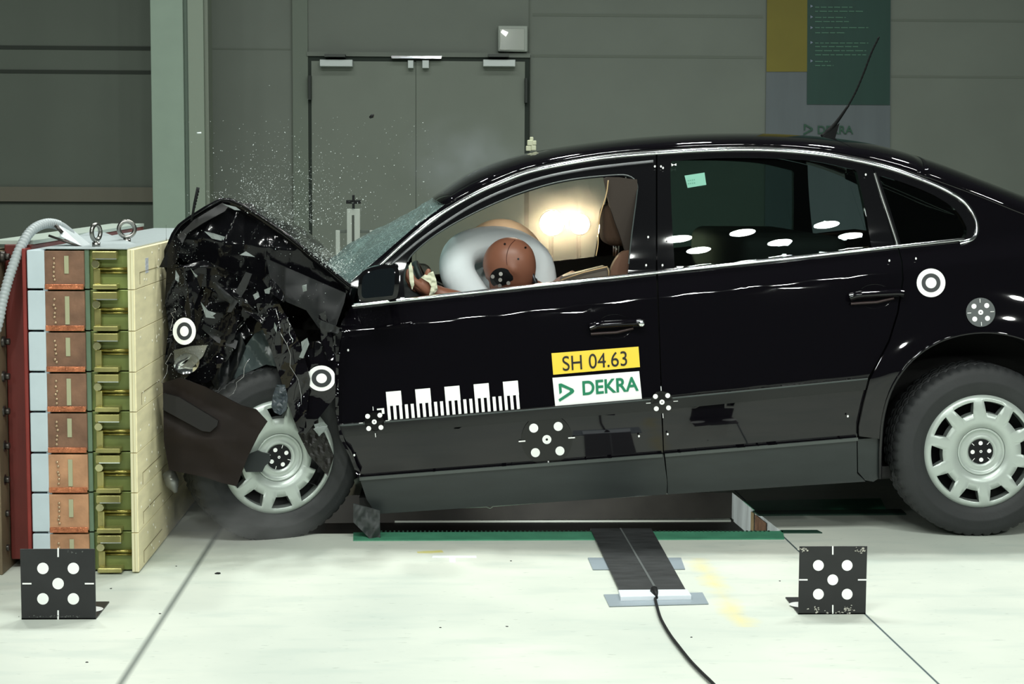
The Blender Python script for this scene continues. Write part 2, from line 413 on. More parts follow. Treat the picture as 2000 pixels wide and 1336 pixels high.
# emergency light box
p=onY(1000,75,YW)
el=thing('emergency_light','small square clear-fronted emergency lamp box on the wall above the double door','lamp',(p.x,YW-.03,p.z))
b=MB(); wbox(b,972,52,1030,102,.08); b.build('housing',mat('lamp_box',S(146,154,146),.35),el,bevel=.008)
b=MB(); wbox(b,976,56,1025,98,.006,YW-.08); b.build('cover',mat('lamp_box_cover',S(158,164,156),.15),el,bevel=.003)
b=MB(); q=onY(985,64,YW-.09); b.tube([q+Vector((-.02,0,.012)),q+Vector((.02,0,-.012))],[.012,.018],10); b.build('lamp',mat('lamp_white',(1,1,1,1),.3,emit=((1,1,.95,1),1.2)),el)

# banner
p=onY(1615,290,YW)
bn=thing('hall_banner','tall grey, yellow and dark green wall banner with small green logo behind the car roof','banner',(p.x,YW-.02,.2))
def wpoly(pts,d): 
    b=MB(); n=len(pts); f=[onY(x,y,YW-d) for x,y in pts]; r=[p+Vector((0,.004,0)) for p in f]
    b.add(f+r,[tuple(range(n)),tuple(range(2*n-1,n-1,-1))]+[(i,i+n,(i+1)%n+n,(i+1)%n) for i in range(n)]); return b
wpoly([(1500,-260),(1741,-260),(1737,620),(1492,620)],.02).build('banner_cloth',mat('banner_grey',S(92,100,104),.6,var=.08,vscale=3,stretch=(3,1,.4)),bn)
wpoly([(1500,-260),(1579,-260),(1577,140),(1497,140)],.026).build('yellow_field',mat('banner_yellow',S(112,104,32),.6,var=.08,vscale=3),bn)
wpoly([(1578,-260),(1741,-260),(1738,205),(1576,204)],.027).build('green_field',mat('banner_green',S(24,60,52),.5,var=.12,vscale=3,stretch=(3,1,.4)),bn)
wsurf=lambda px,py,out=0.0: onY(px,py,YW-.031-out)
b=MB(); rr=random.Random(3)
for i,(y,wd) in enumerate(((14,74),(22,96),(34,60),(42,66),(54,104),(64,60),(84,104),(91,84),(99,100),(107,100),(120,30),(128,36))):
    x=1592
    while x<1592+wd:
        l=rr.uniform(6,16); p=wsurf(x,y+1.2); q=wsurf(min(x+l,1592+wd),y-1.0); b.add([(p.x,p.y,p.z),(q.x,p.y,p.z),(q.x,p.y,q.z),(p.x,p.y,q.z)],[(0,1,2,3)]); x+=l+2.5
b.build('lettering',mat('banner_pale_print',S(70,110,92),.6),bn)
b=MB()
for y in (12,33,54,83,119):
    p=wsurf(1583,y-3); q=wsurf(1583,y+3); r=wsurf(1588,y); b.add([p,q,r],[(0,1,2)])
b.build('arrow_marks',mat('banner_pale_mark',S(120,132,150),.6),bn)
BG=mat('banner_logo_green',S(40,76,60),.6)
def logo(cx,cy,s,surf,out,m,parent,name='logo_triangle',rot=0.0):
    # right-pointing open triangle with a longer lower stroke
    outer=[(-.95,-1.0),(-.6,-1.02),(.82,-.22),(.95,.05),(.8,.3),(-1.0,1.25),(-1.12,.95),(.35,.12),(.42,0),(.35,-.12),(-.62,-.62),(-.62,.1),(-.95,.3)]
    c,si=math.cos(rot),math.sin(rot)
    pts=[(cx+(x*c-y*si)*s, cy+(x*si+y*c)*s) for x,y in outer]
    return panel(name,pts,m,parent,out=out,cell=400,thick=.001,surf=surf,smooth=False)
logo(1579,252,9.5,wsurf,0.0,BG,bn)
text_decal('logo_lettering','DEKRA',(1596,261),(1,0),(0,-1),22,BG,bn,surf=wsurf,out=0.0,xs=1.0,bold=.02)

# ================================================================ barrier
g=onZ(272,1120,0); YB=g.y; XB=onY(262,487,YB).x
bar=thing('crash_barrier','instrumented block barrier of eight stacked load cells faced with pale plywood','barrier',(XB-.3,YB+.9,0))
YBACK=YB+2.15
rowy=[487,566,647,727,805,885,963,1041,1118]
def bz(py): return onY(200,py,YB).z
def bxx(px,py=760): 
    return onY(px,py,YB).x
ZR=[bz(y) for y in rowy]
BLUEW=mat('pale_blue_block',S(190,204,210),.5,var=.06,vscale=8)
COPP=mat('copper_circuit_board',S(124,92,72),.5,var=.3,vscale=14,bump=.2,bscale=50,metal=.0)
COPP2=mat('orange_copper_board',S(184,138,104),.5,var=.25,vscale=14,bump=.2,bscale=50,metal=.1)
COPTAPE=mat('shiny_copper_tape',S(206,128,92),.25,metal=.7,var=.3,vscale=40,bump=.4,bscale=70)
GOLIVE=mat('green_zinc_plate',S(120,132,76),.32,metal=.3,var=.35,vscale=5)
ZINC=mat('yellow_zinc_bracket',S(172,166,108),.25,metal=.7,var=.3,vscale=9)
ZROD=mat('zinc_rod',S(160,150,84),.25,metal=.9)
def plymat():
    m=mat('pale_plywood',S(236,226,186),.65,var=.1,vscale=5,stretch=(1,1,6)); return m
PLY=plymat(); PLYE=mat('plywood_edge',S(222,216,180),.6,var=.06,vscale=6,stretch=(12,1,1))
x0,x1,x2,x3,x4,x5=[bxx(p) for p in (57,91,163,182,252,262)]
x1=bxx(90);
for i in range(8):
    zt,zb=ZR[i]-.0015,ZR[i+1]+.0015; h=zt-zb
    b=MB(); b.box((x1-.002,YB+.03,zb),(x4,YBACK,zt)); cell=b.build('load_cell',GOLIVE,bar,bevel=.003)
    # pale end block with a step
    b=MB(); b.box((x0,YB+.004,zb+.002),(x1+.002,YBACK-.05,zt-.002)); b.box((x1-.006,YB+.010,zb-.012),(x1+.010,YB+.05,zb+.030)); b.build('end_block',BLUEW,cell,bevel=.003)
    b=MB(); b.box((x1+.001,YB+.006,zb+.006),(x2+.008,YB+.03,zt-.004)); b.build('circuit_board',COPP2 if i>=5 else COPP,cell,bevel=.002)
    b=MB(); b.box((x1+.002,YB+.002,zb-.001),(x2+.006,YB+.006,zb+.016));
    b.build('copper_tape',COPTAPE,cell,bevel=.001)
    b=MB(); xm=x1+.065; b.box((xm,YB+.003,zb+(.02 if i%2 else .05)),(xm+.014,YB+.006,zt-.02)); b.build('clear_tape',mat('pale_tape',S(170,170,138),.25),cell)
    b=MB(); rr=random.Random(i)
    for k in range(6):
        z=zb+.028+k*(h-.045)/6+rr.uniform(-.003,.003); x=x1+.032+rr.uniform(-.003,.003)
        b.lathe([(.0001,-.003),(.0035,-.003),(.0045,0)],Matrix.Translation((x,YB+.004,z)),8)
    b.build('solder_dots',mat('solder_dots',S(196,170,140),.3,metal=.6),cell)
    b=MB(); b.box((x2+.008,YB+.016,zb+.001),(x2+.022,YB+.034,zt-.001)); b.build('board_clip',mat('grey_green_clip',S(112,134,112),.3,metal=.3),cell)
    # C bracket: upper lip, collar, rod, lower lip
    xa=bxx(185); xb=bxx(233); xc=bxx(248)
    b=MB()
    b.box((xa,YB-.012,zt-.030),(xb,YB+.03,zt-.004)); b.box((xa+.002,YB-.020,zb+.001),(xb+.002,YB+.03,zb+.017))
    b.box((xa,YB+.000,zt-.062),(xa+.010,YB+.03,zt-.028)); b.box((xa,YB+.008,zb+.015),(xa+.022,YB+.03,zt-.060))
    b.build('bracket',ZINC,cell,bevel=.003)
    b=MB(); b.box((xa+.012,YB-.0125,zt-.0305),(xb,YB-.0118,zt-.027)); b.build('bracket_edge',mat('bright_steel_edge',S(220,226,214),.2,metal=.8),cell)
    b=MB(); b.tube([(xa+.010,YB-.004,zt-.046),(xa+.010,YB+.03,zt-.046)],.013,14); b.build('collar',mat('bright_collar',S(200,196,150),.2,metal=.9),cell,bevel=.001)
    b=MB(); b.tube([(xa+.016,YB+.016,zt-.062),(x4+.002,YB+.016,zt-.062)],.0055,10); b.tube([(xa+.016,YB+.022,zt-.074),(x4+.002,YB+.022,zt-.074)],.004,8); b.build('rod',ZROD,cell)
# plywood facing: rows x three widths
ys=[YB,YB+.72,YB+1.44,YBACK]
for i in range(8):
    for j in range(3):
        zt,zb=ZR[i]-.001,ZR[i+1]+.001
        b=MB(); b.box((x4+.001,ys[j]+.0008,zb),(XB,ys[j+1]-.0008,zt)); ply=b.build('plywood_panel',PLY,bar,bevel=.001)
        if j==0:
            rr=random.Random(90+i); b=MB()
            for k in range(9):
                y=YB+.05+rr.random()*.62; z=zb+.012+rr.random()*(zt-zb-.024); Mx=Matrix.Translation((XB,y,z))@Matrix.Rotation(PI/2,4,'Z')
                b.lathe([(.0001,-.0016),(.0045,-.0014),(.005,0.001)],Mx,8)
            b.build('screw_heads',mat('white_screws',S(236,232,214),.4),ply)
            b=MB(); b.box((x4+.0015,YB-.0012,zb+.001),(XB-.004,YB+.001,zt-.001)); b.build('plywood_edge',PLYE,ply)
            b=MB(); b.box((x4+.010,YB-.0016,zb+.001),(x4+.0118,YB+.0005,zt-.001)); b.build('ply_layer',mat('ply_layer_tan',S(176,164,120),.7),ply)
# lines of the plywood grain sheet
b=MB()
for i in (0,3,5,6,7):
    z=ZR[i+1]+.05; b.box((XB,YB+.09,z),(XB+.0012,YB+.45,z+.0015)); b.box((XB,YB+.09,ZR[i+1]+.012),(XB+.0012,YB+.0915,z))
b.build('pencil_lines',mat('pencil_brown',S(120,108,76),.8),bar)
q=onX(288,521,XB+.001)
b=MB(); b.box((XB,q.y-.035,q.z-.02),(XB+.001,q.y+.02,q.z+.03)); b.build('paper_label',mat('blue_label',S(196,200,210),.5,var=.4,vscale=120),bar)
# top sheet
b=MB(); zt=ZR[0]; b.box((x1-.01,YB+.01,zt),(XB-.02,YBACK,zt+.004)); b.build('top_sheet',mat('grey_foil_sheet',S(176,186,188),.35,bump=.5,bscale=12),bar)
b=MB()
a=[onY(150,462,YB+.5),onY(222,462,YB+.5),onY(268,478,YB+.35),onY(120,484,YB+.35)]
b.add(a+[onY(180,452,YB+.8),onY(205,455,YB+.8)],[(3,2,1,0),(0,1,5,4)]); b.build('foil_flap',mat('grey_foil_sheet',(1,1,1,1)),bar,solid=.003)
# lifting eyes
for (px,Y,wide,yb) in ((188,YB+.12,.35,484),(248,YB+.45,.95,474)):
    base=onY(px,yb,Y); sc=.026 if wide<.5 else .027; c=Vector((base.x,Y,zt+.012+sc+.012)); pts=[]
    for k in range(25):
        a=2*PI*k/24; pts.append(c+Vector((math.sin(a)*sc*wide, math.sin(a)*sc*math.sqrt(1-wide*wide), math.cos(a)*sc)))
    b=MB(); b.tube(pts,.0075,10,caps=False); b.tube([(c.x,Y,zt),(c.x,Y,zt+.018)],.014,6); b.tube([(c.x,Y,zt+.0),(c.x,Y,zt+.022)],.008,10); b.build('lifting_eye',STEEL,bar)

# red steel support
red=thing('steel_support','dark red bolted steel girder standing left of the barrier blocks','girder',(bxx(20),YB+.6,0))
REDM=mat('red_oxide_steel',S(104,40,34),.5,var=.3,vscale=6,stretch=(1,1,.4))
xr0,xr1=bxx(2),bxx(57); zt=bz(480)
b=MB(); b.box((xr0,YB+.08,.03),(xr1-.003,YBACK,zt)); b.build('web_plate',REDM,red,bevel=.004)
b=MB(); b.box((bxx(47),YB+.005,.02),(xr1-.004,YB+.08,zt-.01)); b.build('flange',mat('red_oxide_light',S(128,46,40),.5,var=.2,vscale=8),red,bevel=.003)
b=MB(); b.box((bxx(-80),YB-.02,.0),(bxx(0),YB+.3,zt-.02)); b.build('column_plate',mat('beige_brown_steel',S(116,102,80),.6,var=.3,vscale=6),red,bevel=.003)
b=MB(); b.box((xr0-.05,YB+.1,zt),(xr1,YBACK,zt+.012)); b.build('top_plate',mat('pale_green_steel',S(168,180,170),.5),red)
for k,py in enumerate((502,668,736,804,872,938,1004,1071)):
    p=onY(3,py,YB+.03); b=MB()
    b.tube([(p.x-.01,YB+.04,p.z),(p.x+.010,YB+.04,p.z)],.018,16); b.tube([(p.x+.008,YB+.04,p.z),(p.x+.024,YB+.04,p.z)],.011,6); b.build('bolt',mat('dark_bolt',S(74,70,66),.35,metal=.7),red)
# corrugated hose
b=MB(); pts2=cr([(-30,700,YB-.03),(-6,640,YB-.03),(6,585,YB-.02),(20,535,YB),(38,488,YB+.03),(60,452,YB+.08),(88,437,YB+.14),(115,440,YB+.2),(138,456,YB+.25)],28)
P=[onY(x,y,Y) for x,y,Y in pts2]; rs=[.0168 if (i//2)%2 else .0145 for i in range(len(P))]
for i in range(len(P)-28,len(P)): rs[i]=.015
b.tube(P,rs,12); hose=b.build('corrugated_hose',mat('grey_hose',S(168,176,178),.4)); tag(hose,'grey corrugated hose curving over the top of the barrier','hose')
hb=thing('cable_bracket','angled white sheet bracket holding the corrugated hose on the barrier top','bracket',onY(150,478,YB+.2))
b=MB(); a=[onY(x,y,Y) for x,y,Y in ((115,440,YB+.18),(128,438,YB+.24),(176,478,YB+.3),(160,482,YB+.16),(118,462,YB+.14))]
b.add(a,[(0,1,2,3),(0,3,4)]); b.build('sheet',mat('white_sheet_metal',S(200,208,210),.4),hb,solid=.003)
b=MB(); b.tube([onY(95,460,YB+.14),onY(160,483,YB+.14)],.004,6); b.tube([onY(108,440,YB+.15),onY(122,455,YB+.15)],.006,6); b.build('clamp',mat('dark_bolt',(1,1,1,1)),hb)

# ================================================================ things on the floor
def dots5(px,py,s,surf,parent,out,dot,ticks=True,rot=0,sq=None,base=None,cen=True,rd=None,rc=None,tick_r=(1.35,1.95)):
    """markings of a measuring target"""
    c,si=math.cos(rot),math.sin(rot); T=lambda x,y:(px+(x*c-y*si)*s,py+(x*si+y*c)*s)
    b=MB()
    rd=rd or .34
    def disc(x,y,r,o,mb,n=20):
        cx,cy=x,y; mb.add([surf(*T(cx+r*math.cos(2*PI*k/n),cy+r*math.sin(2*PI*k/n)),o) for k in range(n)],[tuple(range(n))])
    for x,y in ((-1,-1),(1,-1),(-1,1),(1,1)): disc(x,y,rd,out,b)
    disc(0,0,(rc or rd),out,b)
    if ticks:
        for x,y in ((0,-1),(0,1),(-1,0),(1,0)):
            w_=.05; t0,t1=tick_r
            q=[(x*t0-y*w_,y*t0+x*w_),(x*t0+y*w_,y*t0-x*w_),(x*t1+y*w_,y*t1-x*w_),(x*t1-y*w_,y*t1+x*w_)]; b.add([surf(*T(*k),out) for k in q],[(0,1,2,3)])
    b.build('dot_markings',dot,parent)
    if cen:
        b=MB(); disc(0,0,.10,out+.0008,b,12); b.build('marker_centre',BLACKD,parent)
PLATEM=mat('black_target_plate',S(38,39,40),.45,var=.15,vscale=14)
def plate(label,x0,y0,x1,y1,foot):
    yf=onZ((x0+x1)/2,y1,0).y; p=onY(x0,y1,yf); q=onY(x1,y0,yf); t=thing('target_plate',label,'measuring target',((p.x+q.x)/2,yf,0),'five-dot target plates standing on the floor')
    b=MB(); b.box((p.x,yf,0),(q.x,yf+.004,q.z)); pl=b.build('upright_plate',PLATEM,t,bevel=.0008)
    b=MB(); b.box((p.x,yf,0.0),(q.x,yf+.20,.004)); base=b.build('base_plate',PLATEM,t)
    cx,cy=(x0+x1)/2,(y0+y1)/2; sf=lambda a,c,o=0.0:onY(a,c,yf-.001-o)
    wpx=x1-x0; dots5(cx,cy-1,wpx*.208,sf,pl,.0004,WHITEG,rd=.38,tick_r=(1.75,2.35),cen=False)
    xm=(p.x+q.x)/2; b=MB()
    for s in (-1,1):
        b.lathe([(.0001,0),(.034,0)],Matrix.Translation((xm+s*.075,yf+.10,.0052))@Matrix.Rotation(PI/2,4,'X'),24)
    b.build('dot_markings',WHITEG,base)
    return t,pl,sf
t1,pl1,sf1=plate('black five-dot target plate in front of the barrier blocks',42,1072,185,1210,1)
t2,pl2,sf2=plate('scuffed black five-dot target plate in front of the rear wheel, paint chipped at its corners',1559,1067,1694,1200,-1)
rr=random.Random(11)
def chips(pl,sf,areas,m):
    b=MB()
    for (cx,cy,rx,ry,n) in areas:
        for k in range(n):
            x=cx+rr.gauss(0,.5)*rx; y=cy+rr.gauss(0,.5)*ry; r=rr.uniform(.6,2.4); pts=[sf(x+r*rr.uniform(.4,1.3)*math.cos(a),y+r*rr.uniform(.3,1)*math.sin(a),.0006) for a in (0,1,2,3,4.2,5.3)]
            b.add(pts,[tuple(range(6))])
    b.build('chipped_paint',m,pl)
chips(pl2,sf2,[(1657,1190,8,7,26),(1595,1190,14,6,14),(1683,1075,10,5,22),(1569,1073,8,5,16),(1628,1196,40,3,12)],mat('bare_paint_chips',S(190,188,178),.6))
chips(pl1,sf1,[(115,1204,70,1.6,34),(150,1078,16,3,6)],mat('grey_scuffs',S(96,98,96),.6))

# pressure mat with its tape, connector and cable
mt=thing('contact_mat','long black contact mat taped to the floor and running under the car','mat',onZ(1245,1100))
def fl(name,pts,m,parent,z0,z1):
    b=MB(); n=len(pts); top=[onZ(x,y,0)+Vector((0,0,z1)) for x,y in pts]; bot=[Vector((p.x,p.y,z0)) for p in top]
    b.add(top+bot,[tuple(range(n)),tuple(range(2*n-1,n-1,-1))]+[(i,i+n,(i+1)%n+n,(i+1)%n) for i in range(n)]); return b.build(name,m,parent)
MATM=mat('scuffed_black_mat',S(52,54,55),.5,var=.35,vscale=9,stretch=(1,3,1))
fl('mat',[(1153,1037),(1272,1037),(1342,1163),(1212,1163)],MATM,mt,.005,.010)
fl('mat_seam',[(1210,1037),(1213,1037),(1287,1163),(1282,1163)],mat('mat_crease',S(96,100,100),.5),mt,.0095,.0115)
fl('connector_strip',[(1208,1162),(1342,1161),(1350,1173),(1212,1176)],mat('white_connector',S(226,234,240),.4),mt,.003,.016)
TAPE=mat('grey_tape',S(150,162,170),.4,var=.06)
for pts in ([(1148,1091),(1330,1091),(1338,1113),(1158,1114)],[(1179,1163),(1372,1159),(1384,1181),(1190,1186)]): fl('floor_tape',pts,TAPE,mt,.0015,.0035)
cb=[onZ(x,y,0)+Vector((0,0,.009)) for x,y in cr([(1279,1172),(1283,1190),(1291,1215),(1308,1245),(1325,1268),(1348,1297),(1370,1320),(1400,1350),(1440,1400)],8)]
b=MB(); b.tube(cb,.0045,8); c=b.build('mat_cable',BLACKV); tag(c,'thin black cable trailing from the mat connector towards the viewer','cable')
b=MB(); p=onZ(1280,1170); b.tube([p+Vector((0,.035,.018)),p+Vector((0,-.03,.012))],[.016,.006],8,flat=.8); b.build('cable_boot',BLACKV,mt)
# small bits lying on the floor
def chip(name,px,py,r,m,label,cat='debris',flat=.4,group=None):
    p=onZ(px,py); b=MB(); q=random.Random(int(px*7+py)); vs=[]; 
    for k in range(7):
        a=2*PI*k/7; vs.append(p+Vector((r*q.uniform(.5,1.2)*math.cos(a),r*q.uniform(.5,1.2)*math.sin(a)*.8,0)))
    top=[v+Vector((0,0,r*flat*q.uniform(.6,1.2))) for v in vs]
    b.add(vs+top,[tuple(range(6,-1,-1)),tuple(range(7,14))]+[(i,(i+1)%7,(i+1)%7+7,i+7) for i in range(7)]); o=b.build(name,m); return tag(o,label,cat,group)
chip('plastic_scrap',425,1121,.010,BLACKV,'curled black scrap on the floor right of the barrier corner')
for (x,y) in ((217,1150),(313,1199),(344,1106),(170,1294),(990,1224),(860,1226),(1350,1245),(998,1096),(1523,1135)): chip('floor_speck',x,y,.0042,BLACKV,'tiny dark speck of debris on the pale floor','debris',group='dark specks scattered on the floor')
# aluminium stand behind the windscreen
YS=3.2; p=onY(690,500,YS)
st=thing('measuring_stand','slotted aluminium post with black cross head behind the windscreen','stand',(p.x,YS,0))
ALU=mat('aluminium',S(168,176,168),.45,metal=.3)
def sbox(name,x0,y0,x1,y1,m,d=.05,z0=None,off=0):
    a=onY(x0,y1,YS); c=onY(x1,y0,YS); b=MB(); b.box((a.x,YS+off,a.z if z0 is None else z0),(c.x,YS+off+d,c.z)); return b.build(name,m,st,bevel=.002)
sbox('post',678,408,703,600,ALU,.06,z0=0.0); sbox('slot',688,420,692,600,mat('slot_dark',S(60,66,60),.6),.005,z0=.1,off=-.004)
sbox('cross_head',676,391,704,398,BLACKV); sbox('cross_head_pin',688,381,692,408,BLACKV,off=-.01); 
sbox('cross_arm',662,449,678,455,mat('arm_grey',S(76,84,78),.5),.03,off=.01); sbox('cross_arm',703,449,722,455,mat('arm_grey',(1,1,1,1)),.03,off=.01)
sbox('side_post',656,450,664,600,ALU,.04,z0=0.0); sbox('side_post',722,450,730,600,ALU,.04,z0=0.0)
# ================================================================ the car
WC = 1.746
rw = onY(1922,885,.02)
car = thing('crashed_car','black saloon car with crushed nose against the plywood-faced barrier, covered in measuring markers','car',(rw.x,WC/2,0))
def thin_glass(name,tint,rough=.0,cracks=0,haze=0.0,hazecol=(.8,1,.95,1)):
    m=bpy.data.materials.new(name); m.use_nodes=True; nt=m.node_tree; N=nt.nodes; L=nt.links; N.remove(N['Principled BSDF']); out=N['Material Output']
    tr=N.new('ShaderNodeBsdfTransparent'); tr.inputs[0].default_value=tint
    gl=N.new('ShaderNodeBsdfGlossy'); gl.inputs['Roughness'].default_value=rough
    fr=N.new('ShaderNodeFresnel'); fr.inputs[0].default_value=1.5
    mx=N.new('ShaderNodeMixShader'); L.new(fr.outputs[0],mx.inputs[0]); L.new(tr.outputs[0],mx.inputs[1]); L.new(gl.outputs[0],mx.inputs[2])
    last=mx
    if haze or cracks:
        df=N.new('ShaderNodeBsdfDiffuse'); df.inputs[0].default_value=hazecol
        tl=N.new('ShaderNodeBsdfTranslucent'); tl.inputs[0].default_value=hazecol
        m1=N.new('ShaderNodeMixShader'); m1.inputs[0].default_value=.5; L.new(df.outputs[0],m1.inputs[1]); L.new(tl.outputs[0],m1.inputs[2])
        m2=N.new('ShaderNodeMixShader'); L.new(mx.outputs[0],m2.inputs[1]); L.new(m1.outputs[0],m2.inputs[2]); m2.inputs[0].default_value=haze
        if cracks:
            tc=N.new('ShaderNodeTexCoord'); vo=N.new('ShaderNodeTexVoronoi'); vo.feature='DISTANCE_TO_EDGE'; vo.inputs['Scale'].default_value=cracks; L.new(tc.outputs['Object'],vo.inputs[0])
            rp=N.new('ShaderNodeValToRGB'); rp.color_ramp.elements[0].position=.0; rp.color_ramp.elements[0].color=(.42,.42,.42,1); rp.color_ramp.elements[1].position=.06; rp.color_ramp.elements[1].color=(haze,haze,haze,1)
            L.new(vo.outputs['Distance'],rp.inputs[0]); L.new(rp.outputs[0],m2.inputs[0])
        last=m2
    L.new(last.outputs[0],out.inputs[0]); return m
REARGLASS=thin_glass('tinted_glass',(.60,.68,.66,1))
FARGLASS=thin_glass('far_dusty_glow_glass',(.9,.91,.88,1),0,0,.045,(.9,.85,.75,1))  # dusty haze added so the pane glows around the floodlights
SHATTER=thin_glass('shattered_teal_glass',(.80,.90,.88,1),.1,38,.10,(.60,.80,.78,1))

# ---- outlines in picture pixels
CHR_TOP=cr([(704,556),(739,520),(798,466),(858,419),(920,382),(970,359),(1036,334),(1135,314),(1210,304),(1300,297),(1400,292),(1500,292),(1600,300),(1680,314),(1740,329),(1792,347),(1840,367),(1880,391),(1902,420),(1909,448),(1900,466),(1875,474)],5)
BELT=[(688+i*(1187/24.), belt(688+i*(1187/24.))) for i in range(25)]
def between(pts,x0,x1): return [p for p in pts if x0<p[0]<x1]
top_arc=[p for p in CHR_TOP]
def ytop(x):
    for a,b_ in zip(CHR_TOP,CHR_TOP[1:]):
        if a[0]<=x<=b_[0]: return a[1]+(b_[1]-a[1])*(x-a[0])/(b_[0]-a[0])
    return CHR_TOP[-1][1]
# front door frame
OPEN=cr([(790,570),(788,545),(792,520),(806,497),(850,461),(912,425),(986,391),(1060,366),(1120,353),(1185,346),(1226,346),(1244,362),(1243,390),(1234,460),(1226,538)],4)
df_=[(702,592)]+[p for p in CHR_TOP if p[0]<1281]+[(1281,ytop(1281)),(1281,belt(1281))]+[(1227,belt(1227))]+OPEN[::-1]+[(790,belt(790))]
FRAMEM=mat('gloss_black_frame',(.006,.006,.007,1),.04)
fdoor_frame=panel('front_door_frame',df_,FRAMEM,car,cell=18,thick=.04)
strip('window_seal',[(p[0]+(2 if p[0]<1000 else 0),p[1]-3) for p in OPEN if p[1]<520 ],3,MOULD,fdoor_frame,out=.006)
strip('frame_rib',cr([(724,556),(760,520),(815,473),(870,434),(925,400),(985,372),(1060,347),(1140,331),(1210,322),(1276,315)],5),6,mat('grey_rib',S(92,94,96),.3,metal=.3),fdoor_frame,out=.007)
# rear door frame with its window
RG=cr([(1318,529),(1314,460),(1311,390),(1309,330)],3)+cr([(1312,315),(1400,309),(1500,309),(1590,315),(1668,331)],4)+cr([(1674,336),(1690,410),(1703,488)],3)
dr_=[(1284,belt(1284))]+[(1284,ytop(1284))]+[p for p in CHR_TOP if 1285<p[0]<1702 and p[1]<400]+[(1702,ytop(1702))]+[(1748,belt(1748))]+[(1704,belt(1704))]+RG[::-1][:-1]+[(1318,belt(1318))]
rdoor_frame=panel('rear_door_frame',dr_,FRAMEM,car,cell=18,thick=.04)
gl=panel('rear_side_window',RG+[(1703,belt(1703)),(1318,belt(1318))],REARGLASS,car,out=-.008,cell=8,thick=.004)
# quarter window
QG=cr([(1760,478),(1739,410),(1717,345)],3)+cr([(1724,344),(1770,359),(1825,382),(1866,410),(1886,440),(1888,458),(1880,467)],4)
qf=[(1749,belt(1749)),(1703,ytop(1703))]+[p for p in CHR_TOP if p[0]>1704 ]+[(1880,467)]+QG[::-1][1:]+[(1760,479)]
panel('quarter_window_frame',qf,FRAMEM,car,cell=18,thick=.04)
panel('quarter_window',QG,REARGLASS,car,out=-.006,cell=8,thick=.004)
strip('divider_trim',[(1708,338),(1721,380),(1736,425),(1750,468),(1754,484)],6,mat('brushed_trim',S(120,122,120),.3,metal=.7),car,out=.008)
# chrome strips
tr_=strip('window_trim',CHR_TOP,9,CHROME,car,out=.012); tr_['label']='chrome strip around the side windows'
strip('belt_trim',BELT+[(1884,468)],8,CHROME,car,out=.014)['label']='chrome belt strip'

# ---- lower body
def bl(x0,x1,n=16,dy=0): return [(x0+(x1-x0)*i/n, belt(x0+(x1-x0)*i/n)+dy) for i in range(n+1)]
def lin(a,b): return lambda x: a[1]+(b[1]-a[1])*(x-a[0])/(b[0]-a[0])
mtop=lin((660,829),(1292,776)); mtop2=lin((1292,777),(1696,737)); 
sill=lin((700,934),(1294,888)); sill2=lin((1296,888),(1676,856)); bot=lin((735,1004),(1300,966)); bot2=lin((1300,966),(1700,940))
def lr(f,x0,x1,n=12,dy=0): return [(x0+(x1-x0)*i/n, f(x0+(x1-x0)*i/n)+dy) for i in range(n+1)]
fd=panel('front_door',bl(688,1281)+[(1286,650),(1291,775)]+lr(mtop,661,1291)[::-1]+[(657,760),(655,660),(668,628)],PAINT,car,cell=12)
fdl=panel('front_door_lower_panel',lr(mtop,663,1291,dy=24)+[(1294,860),(1295,886)]+lr(sill,702,1294,dy=-2)[::-1]+[(694,905),(672,868)],PAINT,fd,cell=14,out=-.002)
panel('door_moulding',lr(mtop,661,1291,dy=0)+lr(mtop,663,1291,dy=25)[::-1],MOULDD,fd,out=.010,thick=.02,cell=12)
strip('ledge_highlight',lr(mtop,662,1290,dy=3),7,MOULD,fd,out=.0135)  # lighter strip, paints the highlight along the top of the moulding
rd=panel('rear_door',bl(1285,1752)+[(1760,510),(1762,545),(1752,610),(1735,665),(1714,705),(1697,735)]+lr(mtop2,1293,1696)[::-1]+[(1289,650)],PAINT,car,cell=12)
rdl=panel('rear_door_lower_panel',lr(mtop2,1294,1694,dy=22)+[(1683,790),(1675,830),(1674,853)]+lr(sill2,1297,1674,dy=-2)[::-1],PAINT,rd,cell=14,out=-.002)
panel('door_moulding',lr(mtop2,1293,1696)+lr(mtop2,1293,1690,dy=24)[::-1],MOULDD,rd,out=.010,thick=.02,cell=12)
strip('ledge_highlight',lr(mtop2,1294,1695,dy=3),7,MOULD,rd,out=.0135)  # same painted highlight on the rear door
panel('sill_front',lr(sill,702,1296)+[(1303,942),(1302,964)]+lr(bot,735,1300)[::-1]+[(716,975)],GREYPL,car,out=.012,thick=.05,cell=14)
panel('sill_rear',lr(sill2,1299,1673)+[(1674,925),(1690,940)]+lr(bot2,1304,1690)[::-1]+[(1304,942)],GREYPL,car,out=.012,thick=.05,cell=14)
panel('sill_ledge',lr(sill,702,1294,dy=-1)+lr(sill,702,1294,dy=5)[::-1],mat('grey_ledge',S(74,80,78),.35),car,out=.018,cell=20)
panel('sill_ledge',lr(sill2,1299,1676,dy=-1)+lr(sill2,1299,1676,dy=5)[::-1],mat('grey_ledge',(1,1,1,1)),car,out=.018,cell=20)
panel('sill_end',[(1675,858),(1716,855),(1720,932),(1706,941),(1690,938),(1676,922)],GREYPL,car,out=.010,thick=.05,cell=14)
